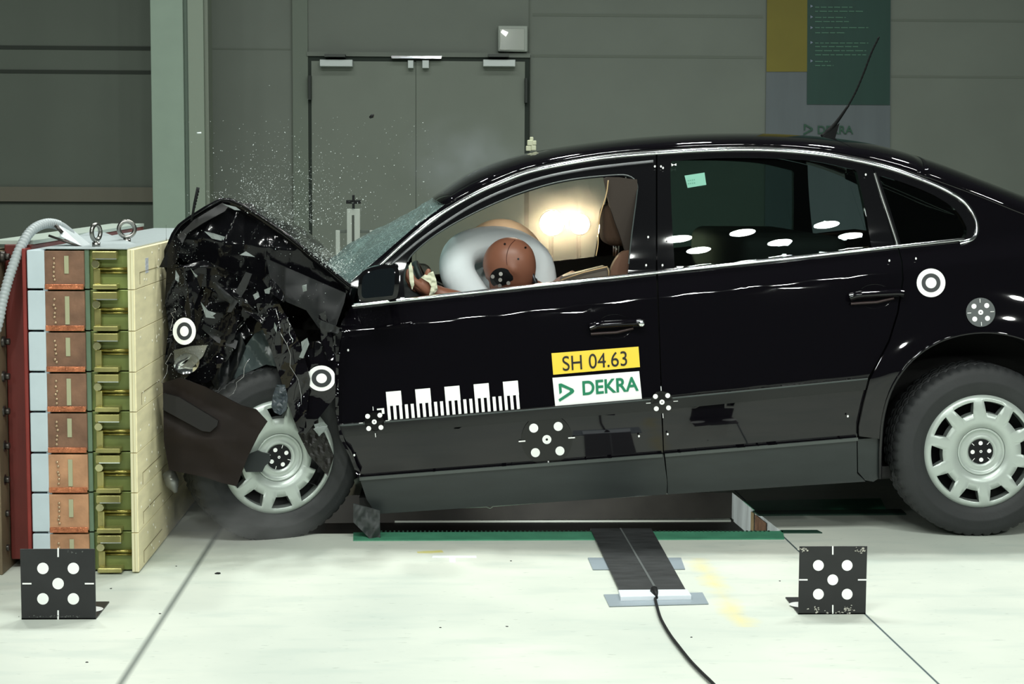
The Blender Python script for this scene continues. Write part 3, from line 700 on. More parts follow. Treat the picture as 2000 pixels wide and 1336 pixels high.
# underbody edge lines
b=MB(); b.tube([side(x,y,.0)+Vector((0,.06,-.0)) for x,y in [(735,1004),(850,1000),(950,996),(958,999),(964,995),(1100,984),(1260,974),(1330,968)]],.0022,6); b.build('brake_line',mat('pale_line',S(214,218,210),.4),car)
b=MB(); b.add([side(700,990)+Vector((0,.07,0)),side(1310,955)+Vector((0,.07,0)),side(1690,930)+Vector((0,.07,0)),side(2300,900)+Vector((0,.07,0)),side(2300,900)+Vector((0,1.6,0)),side(700,990)+Vector((0,1.6,0))],[(0,1,2,3,4,5)]); b.build('floor_pan',mat('underbody_dark',S(26,26,26),.6),car,solid=.04)
# rear quarter panel with its wheel arch
ARCH=cr([(1719,936),(1720,870),(1726,810),(1745,752),(1782,702),(1832,668),(1890,651),(1950,650),(2010,666),(2062,700),(2098,748),(2118,805),(2124,870),(2126,936)],4)
RAIL=cr([(1800,344),(1850,362),(1916,386),(2000,420),(2080,446),(2160,462),(2260,474),(2380,486)],4)
qp=[(1755,belt(1755)+1)]+[(1800,belt(1800)),(1850,belt(1850)),(1880,475)]+[p for p in CHR_TOP[::-1] if p[0]>1801 and p[1]<470]+RAIL[::1][0:]
qp+= [(2392,520),(2400,640),(2404,760),(2396,880),(2380,930),(2130,936)]+ARCH[::-1][1:-6]+[(1722,858),(1678,852),(1678,832),(1687,790),(1699,742),(1718,706),(1738,668),(1755,612),(1765,547),(1763,512)]
QBUL=lambda px,py: 0
def qside(px,py,out=0.0):
    # flared lip around the wheel arch
    d=math.hypot(px-1922,py-880); fl_=0
    if 228<d<330: fl_=.022*(.5+.5*math.cos(PI*(d-228)/102)) 
    elif d<=228: fl_=.022
    if py>=600-0: return side(px,py,out+fl_)
    return side(px,py,out+fl_)
qpn=panel('rear_quarter_panel',qp,PAINT,car,cell=10,surf=qside)
strip('arch_lip',ARCH,7,PAINT,car,out=.006,surf=qside)
b=MB(); A=[qside(*p) for p in ARCH]; n=len(A); b.add(A+[a+Vector((0,.28,0)) for a in A],[(i,i+1,i+1+n,i+n) for i in range(n-1)],True); b.build('arch_liner',DARK,car,solid=.004)
panel('centre_pillar',[(1262,302),(1305,300),(1305,540),(1262,545)],FRAMEM,car,out=-.045,cell=30,thick=.02)
# dark inner wall behind the panels and in the arches
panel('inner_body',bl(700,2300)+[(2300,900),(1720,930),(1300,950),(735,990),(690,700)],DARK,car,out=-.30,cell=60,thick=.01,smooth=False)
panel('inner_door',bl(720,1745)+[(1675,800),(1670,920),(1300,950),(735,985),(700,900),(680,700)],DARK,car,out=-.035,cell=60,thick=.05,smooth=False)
# flap between front arch and door
panel('mud_flap',[(690,984),(712,990),(742,998),(742,1030),(743,1052),(722,1052),(706,1036),(690,1020)],mat('dusty_flap',S(62,66,66),.7),car,surf=crumple(.02,.02,30,4),cell=8)
panel('wing_rear_edge',[(655,640),(668,640),(661,720),(662,828),(676,870),(703,925),(700,936),(682,890),(664,856),(655,800)],PAINT,car,surf=crumple(.02,.01,30,5),cell=8)

# ---- roof, windscreen, rear window
def resample(pts,n):
    P=[Vector(p) for p in pts]; L=[0]
    for a,c in zip(P,P[1:]): L.append(L[-1]+(c-a).length)
    out=[];j=0
    for i in range(n):
        s=L[-1]*i/(n-1)
        while j<len(P)-2 and L[j+1]<s: j+=1
        t=(s-L[j])/max(1e-9,L[j+1]-L[j]); out.append(P[j].lerp(P[j+1],min(1,t)))
    return out
def loft(name,rail,sil,m,parent=car,yc=.60,nu=40,nv=24,pw=.62,out=0,thick=.012,bul=None):
    R_=resample([tuple(q) for q in rail],nu); S_=resample([tuple(q) for q in sil],nu); b=MB(); vs=[]
    for i in range(nu):
        a=side(R_[i].x,R_[i].y,out); c=onY(S_[i].x,S_[i].y,yc); c.y=WC/2
        for k in range(2*nv+1):
            t=k/nv; tt=t if t<=1 else 2-t; g=(math.sin(tt*PI/2)**pw if pw>0 else (1-(1-tt)**3.2)**(1/1.9)); p=Vector((a.x+(c.x-a.x)*g, a.y+(WC/2-a.y)*tt, a.z+(c.z-a.z)*g))
            if t>1: p.y=WC-p.y
            if bul: p=bul(i/(nu-1),t,p)
            vs.append(p)
    w_=2*nv+1; b.add(vs,[(i*w_+k,(i+1)*w_+k,(i+1)*w_+k+1,i*w_+k+1) for i in range(nu-1) for k in range(2*nv)],True)
    return b.build(name,m,parent,solid=thick)
SIL=cr([(845,388),(914,342),(970,319),(1029,302),(1102,288),(1200,275),(1300,266),(1400,262),(1500,262),(1600,268),(1700,282),(1800,311),(1900,350),(2000,389),(2080,420),(2160,437),(2260,450),(2380,460)],4)
def rail_between(x0,x1): return [(p[0],p[1]-4) for p in CHR_TOP if x0<=p[0]<=x1 and p[1]<395]
roof=loft('roof',[(872,402)]+rail_between(885,1820),[p for p in SIL if 840<=p[0]<=1775],PAINT,pw=-1,nv=40)
# front pillar strip (near side), from the mirror up to the roof
loft('rear_window',[p for p in RAIL if p[0]<=2085],[p for p in SIL if 1770<=p[0]<=2085],PAINT,pw=-1,nv=40)
loft('boot_lid',[p for p in RAIL if p[0]>=2070],[p for p in SIL if p[0]>=2070],PAINT,pw=-1,nv=40)
ap=panel('front_pillar',[(686,560),(683,553),(749,496),(810,443),(851,413),(905,372),(960,345),(1000,334)]+[(p[0],p[1]+1) for p in CHR_TOP if 700<p[0]<1000][::-1]+[(706,566)],PAINT,car,cell=12,out=.004)
WSIL=cr([(640,512),(700,468),(760,438),(810,412),(852,384),(862,377)],5)
WRAIL=[(683,554),(749,496),(810,443),(851,413),(880,392)]
rr=random.Random(21)
def wbul(u,t,p):
    n=noise.noise(Vector((u*5,t*4,3)))*.010+noise.noise(Vector((u*17,t*15,9)))*.004
    return p+Vector((-.6*n,0,n))*min(1,(t if t<=1 else 2-t)*4)
ws=loft('windscreen',WRAIL,WSIL,SHATTER,yc=.9,pw=.8,bul=wbul,thick=.005); ws['label']='shattered bluish windscreen'

# ---- bonnet, folded up in a tent
HOOD=cr([(310,521),(326,490),(340,457)],3)[:-1]+cr([(340,457),(352,440),(372,425)],2)[:-1]+[(372,425),(402,406),(432,390),(448,390),(470,399)]+cr([(470,399),(515,427),(560,459),(620,507),(684,559)],4)[1:]
b=MB(); vs=[]; NY=26
for k in range(NY+1):
    Y=.07+(WC-.14)*k/NY
    for i,(x,y) in enumerate(HOOD):
        p=onY(x,y,.10); p.y=Y; t=k/NY
        cr_=.045*math.sin(PI*t)+noise.noise(Vector((x/50,Y*3,1)))*.03*min(1,k/2)-.10*min(1,k/3.)
        vs.append(p+Vector((noise.noise(Vector((x/60,Y*4,7)))*.02*min(1,k/2),0,cr_)))
n=len(HOOD); b.add(vs,[(k*n+i,k*n+i+1,(k+1)*n+i+1,(k+1)*n+i) for k in range(NY) for i in range(n-1)],True)
hood=b.build('bonnet',CRUSH,car,solid=.012); hood['label']='bonnet folded up into a tent'
strip('bonnet_edge',HOOD,7,CRUSH,hood,surf=plane(.07),out=.008)
# folded grey inner flange of the bonnet
panel('bonnet_fold',[(346,462),(378,430),(434,396),(446,402),(440,412),(396,436),(366,456),(356,476)],mat('grey_black_fold',S(46,46,47),.35),hood,surf=crumple(.06,.006,40,2),cell=10)
panel('bonnet_side',[(314,521),(330,490),(342,459),(372,428),(434,394),(470,404),(560,464),(684,562),(676,575),(600,548),(540,600),(470,590),(420,560),(380,520),(345,500),(338,524)],CRUSH,hood,surf=crumple(.10,.03,120,31),cell=5)
SLATE=mat('slate_inner_panel',S(16,19,21),.45,var=.2,vscale=10)
panel('inner_wing',[(520,505),(600,540),(676,573),(672,592),(655,640),(640,655),(622,640),(598,606),(560,590),(530,560)],SLATE,car,surf=crumple(.05,.03,130,12),cell=5)
# ---- crushed wing, engine bay and bumper
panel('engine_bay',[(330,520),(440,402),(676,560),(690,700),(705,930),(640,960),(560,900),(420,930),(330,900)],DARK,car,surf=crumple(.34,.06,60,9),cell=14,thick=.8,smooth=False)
panel('wing_fragment',[(326,515),(380,520),(440,556),(474,600),(462,640),(452,690),(428,730),(404,748),(332,742),(322,700),(330,640),(322,590)],CRUSH,car,surf=crumple(-.01,.04,90,14),cell=5)
panel('wing_fragment',[(336,524),(400,508),(470,540),(520,596),(505,612),(450,590),(400,560),(350,560)],CRUSH,car,surf=crumple(-.04,.04,80,17),cell=5)
panel('wing_fragment',[(576,694),(610,680),(655,655),(656,720),(655,775),(620,820),(596,850),(584,836),(572,790),(565,740)],PAINT,car,surf=crumple(-.02,.012,70,18),cell=6)
st_=panel('wing_fragment',[(500,592),(546,594),(566,630),(590,680),(606,740),(600,800),(592,850),(584,846),(566,800),(548,740),(528,680),(512,640)],PAINT,car,surf=crumple(-.06,.03,60,19),cell=5)
panel('wing_fragment',[(596,670),(630,664),(656,640),(668,650),(660,690),(640,712),(610,700)],CRUSH,car,surf=crumple(-.01,.03,60,23),cell=5)
panel('wing_fragment',[(455,596),(500,590),(520,640),(480,660),(440,700),(420,690),(440,640)],CRUSH,car,surf=crumple(.02,.04,70,25),cell=5)
LINER=mat('grey_wheel_liner',S(74,84,84),.25)
panel('wheel_arch_liner',[(446,776),(440,740),(470,690),(505,640),(532,630),(548,660),(560,720),(520,712),(482,728),(462,772),(450,786)],LINER,car,surf=crumple(.03,.035,46,27),cell=6)
panel('wheel_arch_liner',[(420,700),(450,660),(470,650),(480,680),(455,740),(425,765),(410,740)],SLATE,car,surf=crumple(.0,.04,36,28),cell=6)
bp_=panel('bumper_cover',[(318,748),(352,738),(400,756),(440,776),(470,792),(500,800),(522,824),(505,850),(484,892),(462,950),(436,944),(400,932),(330,918),(320,860)],BUMPERM,car,surf=crumple(-.175,.02,110,33),cell=8)
panel('bumper_strip',[(320,768),(350,776),(426,822),(424,832),(410,844),(395,842),(318,800)],mat('grey_bumper_strip',S(32,31,31),.5,spec=.3),bp_,surf=crumple(-.20,.005,110,33),cell=8,thick=.02)
LENS=mat('clear_lens',S(214,216,206),.08,trans=.75)
hl=panel('headlight',[(340,684),(372,676),(405,674),(396,696),(372,722),(352,718),(340,704)],LENS,car,surf=crumple(-.06,.012,30,35),cell=5,thick=.015)
b=MB(); p=onY(362,704,-.06); b.lathe([(.0001,.0),(.03,-.004),(.045,-.02)],Matrix.Translation(p)@Matrix.Rotation(.4,4,'Z')@Matrix.Rotation(.5,4,'X'),20); b.build('reflector',CHROME,hl)
b=MB(); p=onY(344,942,-.03); b.tube([p+Vector((-.03,0,.035)),p+Vector((-.012,-.01,.0)),p+Vector((.0,-.01,-.035))],[.028,.026,.006],14); b.build('fog_lamp',mat('dull_silver',S(150,152,150),.35,metal=.6),car)
# bright torn edges and small torn pieces on the wreck
TORN=mat('torn_white_plastic',S(120,128,126),.4)
for pts in ([(399,452),(418,456),(440,463),(432,470),(414,466)],[(434,398),(460,404),(470,411),(458,410)],[(468,498),(480,491),(498,502),(484,500)],[(516,566),(530,560),(526,574),(518,573)],[(590,558),(599,555),(599,568),(592,570)],[(392,590),(402,602),(412,612),(420,622),(402,620)],[(404,606),(422,612),(414,618)],[(588,668),(600,660),(604,672),(592,700),(584,698),(590,684)],[(372,524),(380,534),(388,540),(382,542)],[(343,528),(350,540),(349,552),(342,546)],[(494,576),(504,570),(507,580),(498,586)],[(536,630),(541,640),(540,650),(535,640)],[(612,838),(632,824),(640,832),(624,852)]):
    panel('torn_piece',pts,TORN,car,surf=crumple(-.085,.01,20,len(pts)+int(pts[0][0])),cell=20,thick=.003,smooth=False)
b=MB(); rr=random.Random(5)
for (a,c,s) in (((340,600),(335,648),6),((444,776),(492,700),5),((540,600),(590,790),6),((522,828),(470,795),6),((318,752),(330,690),5),((560,620),(572,668),5)):
    pts=[]
    for k in range(s+3):
        t=k/(s+2); pts.append(onY(a[0]+(c[0]-a[0])*t+rr.uniform(-5,5),a[1]+(c[1]-a[1])*t+rr.uniform(-4,4),-.075+rr.uniform(-.01,.01)))
    b.tube(pts,.0011,5)
b.build('torn_edge',mat('bright_torn_metal',S(200,200,205),.2,metal=.8),car)
b=MB(); b.tube([onY(374,432,.02),onY(380,398,.02),onY(387,366,.02)],[.004,.005,.006],8); 
for k in range(6): p=onY(379+k*1.4,402-k*6,.02); b.tube([p,p+Vector((.004,0,.001))],.008,6)
b.build('bent_cable_end',BLACKV,car)
b=MB(); b.tube([onY(303,466,.1),onY(313,450,.1),onY(322,440,.1)],.0022,6); b.tube([onY(276,467,.1),onY(300,468,.1)],.006,6); b.build('loose_wire',BLACKV,car)

rr=random.Random(42)
for k in range(13):
    cx_=rr.uniform(350,640); cy_=rr.uniform(560,710)
    if cy_<400+abs(cx_-440)*.8+30: cy_=400+abs(cx_-440)*.8+50
    if cx_>560 and cy_>680: cy_-=60
    a=rr.uniform(.3,2.2); L_=rr.uniform(22,58); w1=rr.uniform(3,9); w2=rr.uniform(3,10); ca,sa=math.cos(a),math.sin(a)
    q=[(-L_,-w1),(-L_*.2,-w1*1.4),(L_,-w2),(L_*1.08,w2*.6),(L_*.1,w2*1.3),(-L_*.95,w1*.7)]
    panel('crushed_strip',[(cx_+x*ca-y*sa,cy_+x*sa+y*ca) for x,y in q],rr.choice((CRUSH,PAINT,SLATE,PLASTIC,CRUSH)),car,surf=crumple(rr.uniform(-.09,-.03),.02,rr.uniform(25,60),200+k),cell=5,thick=.006)
# ---- door mirror
mp=plane(-.07)
mr=panel('mirror_housing',cr([(700,548),(706,532),(730,521),(765,517),(776,520),(780,540),(777,575),(768,584),(736,588),(706,588),(699,575),(700,548)],4)[:-1],FRAMEM,car,surf=lambda x,y,o=0.0: onY(x,y,-.10-o+((x-740)/70)**2*.03+((y-552)/60)**2*.03),cell=6,thick=.09)
panel('mirror_glass',cr([(707,550),(712,537),(735,527),(764,524),(770,528),(771,545),(768,574),(760,578),(730,581),(710,582),(706,570),(707,550)],3)[:-1],mat('mirror_glass_dark',S(70,80,88),.06,metal=.9),mr,surf=plane(-.118),cell=30,thick=.006,smooth=False)
b=MB(); b.tube([side(764,572,.0),onY(752,570,-.05)],[.016,.014],10); b.build('mirror_arm',FRAMEM,mr)
# ---- door handles
def handle(x0,y0,x1,y1,parent,lock):
    cx=(x0+x1)/2; cy=(y0+y1)/2
    panel('handle_recess',circ(cx-4,cy+2,34,26,ry=24),mat('recess_black',(.004,.004,.005,1),.08),parent,out=.0012,cell=8,thick=.003,surf=lambda x,y,o=0.0: side(x,y,o-.018*max(0,1-((x-cx+4)/34)**2-((y-cy-2)/24)**2)))
    h=strip('door_handle',cr([(x0,y0),(x0+18,y0-(y0-y1)*.2-3),(cx,cy-3),(x1-14,y1-1),(x1,y1)],5),17,PAINT,parent,out=.038)
    strip('handle_base',[(x0+2,y0+12),(cx,cy+13),(x1-20,y1+9)],6,mat('handle_grey_line',S(60,48,48),.4),h,out=.020)
    if lock:
        b=MB(); p=side(x1-4,y1,.036); b.lathe([(.0001,-.006),(.009,-.006),(.011,-.003),(.012,.004)],Matrix.Translation(p),16); b.build('lock_cylinder',CHROME,h)
handle(1152,640,1257,632,fd,True)
handle(1660,581,1766,573,rd,False)

# ---- stickers and measuring markers (they move with the car)
def ring_marker(cx,cy,r,surf,parent,ry=None,out=.004,label=None):
    ry=ry or r; k=ry/r
    o=panel('ring_marker',circ(cx,cy,r,36,ry=ry),WHITEG,parent,out=out,cell=200,thick=.002,surf=surf,smooth=False)
    panel('marker_ring',circ(cx,cy,r*.66,32,ry=ry*.66),mat('dark_grey_ring',S(48,52,54),.4),o,out=out+.001,cell=200,thick=.001,surf=surf,smooth=False)
    panel('marker_centre',circ(cx,cy,r*.38,28,ry=ry*.38),WHITEG,o,out=out+.002,cell=200,thick=.001,surf=surf,smooth=False)
    if label: o['label']=label
    return o
ring_marker(1818.5,552.5,28,side,car,label='round black and white ring marker above the rear wheel arch')
ring_marker(360,647,22.5,plane(-.135),car,ry=26.5,label='round ring marker on the crushed wing by the barrier')
pts=[p for p in circ(627.5,739,28,36,ry=25)]; pts=[(min(p[0],653.5),p[1]) for p in pts]
def uniq(pts):
    o=[]
    for p in pts:
        if not o or math.hypot(p[0]-o[-1][0],p[1]-o[-1][1])>.4: o.append(p)
    return o
o=panel('ring_marker',uniq(pts),WHITEG,car,out=.002,cell=200,thick=.002,surf=plane(-.04),smooth=False); o['label']='round ring marker on the wing ahead of the front door'
panel('marker_ring',circ(628,739,19.5,30,ry=17.5),mat('dark_grey_ring',(1,1,1,1)),o,out=.003,cell=200,thick=.001,surf=plane(-.04),smooth=False)
panel('marker_centre',circ(628,739,10.5,24,ry=9.5),WHITEG,o,out=.004,cell=200,thick=.001,surf=plane(-.04),smooth=False)
def dot_marker(cx,cy,rdisc,s,rot,label,surf=side,parent=car,out=.004,base=BLACKV,rd=.34,rc=.30,tick=(1.5,2.0)):
    o=panel('dot_marker',circ(cx,cy,rdisc,32),base,parent,out=out,cell=200,thick=.002,surf=surf,smooth=False); o['label']=label
    dots5(cx,cy,s,surf,o,out+.0015,WHITEG,rot=rot,rd=rd,rc=rc,tick_r=tick); return o
dot_marker(1068,858.5,50,24,-.07,'large five-dot marker on the lower front door',rd=.37,rc=.37,tick=(1.75,2.3),base=mat('gloss_black_marker',S(14,14,14),.2))
dot_marker(731,824,19,12,-.09,'small five-dot marker on the front door moulding',rd=.40,rc=.40,out=.013,base=mat('gloss_black_marker',(1,1,1,1)),tick=(1.85,2.5))
dot_marker(1293,785.5,22,12,-.07,'small five-dot marker at the gap between the doors',rd=.40,rc=.42,out=.013,base=mat('gloss_black_marker',(1,1,1,1)),tick=(1.85,2.6))
dot_marker(1915.5,610,28.5,12.5,-.06,'grey disc marker with five dots above the rear wheel',surf=qside,out=.006,base=mat('grey_marker_disc',S(72,78,78),.4),rd=.40,rc=.40,tick=(1.5,2.1))
def quad(name,pts,m,parent,out=.004,surf=side): return panel(name,pts,m,parent,out=out,cell=30,thick=.0015,surf=surf)
y_=quad('number_sticker',[(1077,690),(1247,677),(1250,717),(1080.5,732)],YELLOW,fd); y_['label']='yellow sticker reading SH 04.63'
text_decal('sticker_lettering','SH 04.63',(1098,724.5),(1,-.085),(-.05,-1),41,BLACKD,y_,out=.0065,xs=.86)
w_=quad('logo_sticker',[(1079,738),(1248.5,725),(1254,780.5),(1084.5,794)],WHITEG,fd,out=.006); w_['label']='white sticker with green DEKRA lettering'
logo(1107,764,15.5,side,.009,GREEN,w_,rot=-.085)
text_decal('sticker_lettering','DEKRA',(1136.5,771.5),(1,-.085),(-.05,-1),38,GREEN,w_,out=.0085,xs=.91,bold=.022)
# white scale
sc_=None; X_=Vector((1,-.0865)); Y_=Vector((.085,1))
def sq(x0,x1,y0,y1):
    o=Vector((753.5,765.5)); return [tuple(o+X_*x+Y_*y) for x,y in ((x0,y0),(x1,y0),(x1,y1),(x0,y1))]
b=MB()
def sadd(q): b.add([side(x,y,.005) for x,y in q],[(0,1,2,3)])
for i in range(5):
    x=i*57.1; sadd(sq(x,x+29.5,0,28))
    for k in range(3): sadd(sq(x+k*11.6,x+k*11.6+5.9,28,56.5))
    if i<4:
        for k in range(2): sadd(sq(x+34.5+k*11.6,x+40.5+k*11.6,27.5,56.5))
sadd(sq(-11,-6,31,42)); sadd(sq(-20,-11,31,34))
rs_=b.build('scale_sticker',WHITEG,fd); rs_['label']='white toothed scale stuck on the front door'
gq=quad('window_sticker',[(1337,343),(1376,337),(1379.5,361),(1343,367)],mat('pale_green_sticker',S(120,178,158),.5),gl,out=-.003); gq['label']='small green sticker in the rear window'
text_decal('sticker_print','::::',(1343,360),(1,-.13),(-.1,-1),18,mat('sticker_green_print',S(80,140,118),.5),gq,out=-.001)
b=MB()
for x,y in ((1279,325),(1295,328),(1291,325),(1262,518),(1294,518),(1266,463),(1303,466),(680,684),(1248,852),(1304,848),(1656,813),(1702,814),(1691,341),(1737,509),(1789,505),(692,889)):
    pp=side(x,y,.014); b.add([pp+Vector((.0035*math.cos(2*PI*k/8),0,.0045*math.sin(2*PI*k/8))) for k in range(8)],[tuple(range(8))])
b.build('dot_stickers',WHITEG,car)
quad('roof_mark',[(1311,319),(1316,322),(1321,319),(1321,324),(1316,321),(1312,325)],WHITEG,car,out=.012)
# smears on the paint left by handling
for k,(cx_,cy_) in enumerate(((1305,466),(1268,440))): 
    pass

# ---- wheels
def wheel(name,c,Mrot,label=None,broken=False,simple=False,spin=0):
    M=Matrix.Translation(c)@Mrot
    prof=[(.198,-.080),(.208,-.090),(.212,-.094),(.230,-.101),(.250,-.104),(.254,-.1055),(.258,-.104),(.280,-.102),(.300,-.095),(.309,-.086),(.313,-.078)]
    y=-.070
    for g_ in (-.045,-.015,.015,.045): prof+= [(.3155,g_-.012),(.3155,g_-.004),(.302,g_-.003),(.302,g_+.003),(.3155,g_+.004)]
    prof+=[(.3155,.070),(.309,.086),(.300,.095),(.250,.104),(.208,.090),(.198,.080)]
    b=MB(); n=216 if not simple else 48; vs=[]; m=len(prof)
    for k in range(n):
        a=2*PI*k/n
        for (r,yy) in prof:
            if not simple and r>.305 and abs(yy)>.03 and k%4==0: r-=.006
            if not simple and r>.31 and abs(yy)<=.03 and k%4==2: r-=.005
            vs.append(M@Vector((r*math.cos(a),yy,r*math.sin(a))))
    b.add(vs,[(k*m+i,((k+1)%n)*m+i,((k+1)%n)*m+i+1,k*m+i+1) for k in range(n) for i in range(m-1)],True)
    ty=b.build(name,RUBBER,car)
    if label: ty['label']=label
    b=MB(); b.lathe([(.0001,-.045),(.09,-.045),(.12,-.03),(.16,-.045),(.195,-.07),(.20,-.085),(.20,.08),(.15,.07),(.0001,.07)],M,40); b.build('steel_rim',mat('black_steel_rim',S(30,31,32),.35,metal=.3),ty)
    if simple: return ty
    rings=[(.0001,-.086),(.048,-.086),(.051,-.093),(.056,-.094),(.072,-.080),(.080,-.092),(.084,-.096),(.0855,-.089),(.088,-.089),(.090,-.0975),(.118,-.101),(.143,-.102),(.163,-.1015),(.184,-.099),(.196,-.095),(.203,-.088),(.2075,-.080)]
    n=120; vs=[]; b=MB()
    for k in range(n):
        for j,(r,yy) in enumerate(rings):
            s=k%12; a0=k//12*36
            da=(s-6)*3.0
            if 11<=j<=13 and abs(s-6)==4: da=math.copysign({11:8.6,12:10.5,13:12.3}[j],s-6)
            a=math.radians(a0+da+spin); vs.append(M@Vector((r*math.cos(a),yy,r*math.sin(a))))
    fs=[]; m=len(rings)
    for k in range(n):
        s=k%12
        for j in range(m-1):
            hole=(j in (11,12)) and 2<=s<10
            if broken:
                ang=(k//12*36+(s-5.5)*3+spin)%360
                if (ang<38 or ang>322) and j in (11,12) : hole=True
                if (ang<36 or ang>338) and j ==10: hole=True
            if hole: continue
            fs.append((k*m+j,((k+1)%n)*m+j,((k+1)%n)*m+j+1,k*m+j+1))
    b.add(vs,fs,True); hc=b.build('hubcap',HUB,ty,solid=.006)
    # recess walls of the openings
    b=MB()
    for q in range(10):
        loop=[]
        for (r,sg) in ((.143,-8.6),(.163,-10.5),(.184,-12.3),(.184,-6),(.184,0),(.184,6),(.184,12.3),(.163,10.5),(.143,8.6),(.143,0)): loop.append((r,q*36+sg+spin))
        if broken and ((q*36+spin)%360<42 or (q*36+spin)%360>318): continue
        vs=[]
        for (r,a) in loop: a=math.radians(a); vs.append(M@Vector((r*math.cos(a),-.100,r*math.sin(a))))
        for (r,a) in loop: a=math.radians(a); rr2=r+(-.004 if r>.17 else .003); vs.append(M@Vector((rr2*math.cos(a),-.072,rr2*math.sin(a))))
        b.add(vs,[(i,(i+1)%10,(i+1)%10+10,i+10) for i in range(10)])
    b.build('opening_walls',HUBD,hc)
    # five-dot marker on the hub
    def hs(px,py,out=0.0): return M@Vector((px,-.0865-out,-py))
    mk=MB(); mk.add([hs(.045*math.cos(2*PI*k/32),.045*math.sin(2*PI*k/32),.0050) for k in range(32)],[tuple(range(32))]); mo=mk.build('hub_marker',BLACKV,ty)
    dots5(0,0,.0215,hs,mo,.0060,WHITEG,rot=.72 if not broken else .3,rd=.36,rc=.24,tick_r=(1.55,2.1))
    return ty
def wheel_ctr(px,py,Y): return onY(px,py,Y)
c=wheel_ctr(1922,885,.0); c.y+=.13
wheel('rear_wheel',c,Matrix.Rotation(0,4,'Z'),'rear wheel with a silver ten-hole hubcap',spin=5)
cf=onY(548,895,-.0); Rf=Matrix.Rotation(math.radians(23),4,'Z')@Matrix.Rotation(math.radians(3),4,'X')
cf=cf+ (Rf@Vector((0,.11,0)))
wf=wheel('front_wheel',cf,Rf,'front wheel twisted outwards with a cracked hubcap',broken=True,spin=-18+3)
wheel('rear_wheel',Vector((c.x,WC-.13,c.z)),Matrix.Rotation(PI,4,'Z'),simple=True)
wheel('front_wheel',Vector((cf.x+.05,WC-.18,cf.z)),Matrix.Rotation(PI,4,'Z'),simple=True)
# bent tracking arm over the front hub and torn clip in the upper opening
pf=lambda x,y,o=0.0: onY(x,y,-.075-o)
panel('hub_bracket',[(471,903),(478,890),(503,880),(512,884),(526,886),(528,901),(518,910),(512,922),(480,922),(476,912)],mat('dark_bracket_steel',S(52,56,58),.35,metal=.5),wf,surf=lambda x,y,o=0.0: onY(x,y,-.055-o),cell=12,thick=.012)
panel('torn_clip',[(533,772),(540,752),(556,752),(562,776),(560,800),(548,811),(536,806),(530,794)],mat('blue_grey_plastic',S(62,70,76),.4),car,surf=crumple(-.10,.015,18,44),cell=6,smooth=False)
panel('tread_piece',[(582,846),(598,820),(620,800),(622,830),(640,860),(652,892),(640,930),(618,905),(604,890)],mat('muddy_black_plastic',S(26,25,23),.5,var=.4,vscale=40),wf,surf=crumple(-.01,.012,16,45),cell=5,smooth=False)
panel('paper_tag',[(613,829),(632,824),(640,838),(622,852)],TORN,wf,surf=plane(-.045),cell=20,thick=.002,smooth=False)

# ---- far side of the body, mirrored from the near side
def mirror(o,name=None,m=None):
    c=o.copy(); 
    if 'label' in c: del c['label']
    if name: c.name=name
    COL.objects.link(c); c.parent=car; c.scale=(1,-1,1); c.location=(-car.location.x, WC-car.location.y, -car.location.z); 
    if m: c.data=o.data.copy(); c.data.materials.clear(); c.data.materials.append(m)
    return c
mirror(fdoor_frame,'front_door_frame'); mirror(rdoor_frame,'rear_door_frame'); mirror(fd,'front_door',DARKIN); mirror(rd,'rear_door',DARKIN); mirror(qpn,'rear_quarter_panel'); mirror(gl,'rear_side_window'); mirror(ap,'front_pillar')
fg=panel('far_window_tmp',OPEN+[(1227,belt(1227)),(790,belt(790))],FARGLASS,car,out=-.008,cell=30,thick=.003)
fg2=mirror(fg,'side_window'); bpy.data.objects.remove(fg)

# ---- antenna and roof connector
b=MB(); b.tube([onY(x,y,.8) for x,y in cr([(1606,268),(1620,255),(1636,236),(1657,206)],5)],[.011,.0108,.0105,.010,.0125,.011,.010,.009,.008,.0075,.007,.0065,.006,.0055,.005,.005],10); b.add([onY(1602,270,.8)+Vector((0,-.02,0)),onY(1628,274,.8)+Vector((0,-.02,0)),onY(1628,274,.8)+Vector((0,.03,0)),onY(1602,270,.8)+Vector((0,.03,0)),onY(1640,240,.8)],[(0,1,2,3),(0,1,4),(1,2,4),(2,3,4),(3,0,4)])
an=b.build('antenna_base',mat('antenna_base_black',S(9,11,11),.7,spec=.2),car)
b=MB(); P=[onY(x,y,.8) for x,y in cr([(1657,206),(1672,178),(1688,140),(1702,103),(1717,72)],14)]; b.tube(P,[.0035 if i%3 else .0046 for i in range(len(P))],8); b.build('antenna_rod',mat('antenna_black',S(10,13,13),.7,spec=.2),an)
b=MB(); p=onY(1038,296,.75)
for dx,dz,s in ((-.012,.012,.010),(.008,.014,.010),(-.006,.034,.011),(.010,.034,.009),(0,.05,.007)): b.box((p.x+dx-s,p.y-s,p.z+dz-s),(p.x+dx+s,p.y+s,p.z+dz+s))
b.build('roof_connector',mat('clear_yellowed_plug',S(206,210,180),.3),car,bevel=.003)

# the nose is crushed flat against the plywood: nothing of the car reaches past its face
def crush_clamp(o):
    for ch in o.children:
        if ch.type=='MESH' and ch.scale.y>0:
            for v in ch.data.vertices:
                if v.co.x<XB+.003: v.co.x=XB+.003
        crush_clamp(ch)
crush_clamp(car)
fy=onX(311,521,XB+.004).y
panel('bonnet_tip',[(311,522),(326,491),(341,458),(352,470),(350,500),(337,523)],CRUSH,hood,surf=plane(fy-.03),cell=20,thick=.01)
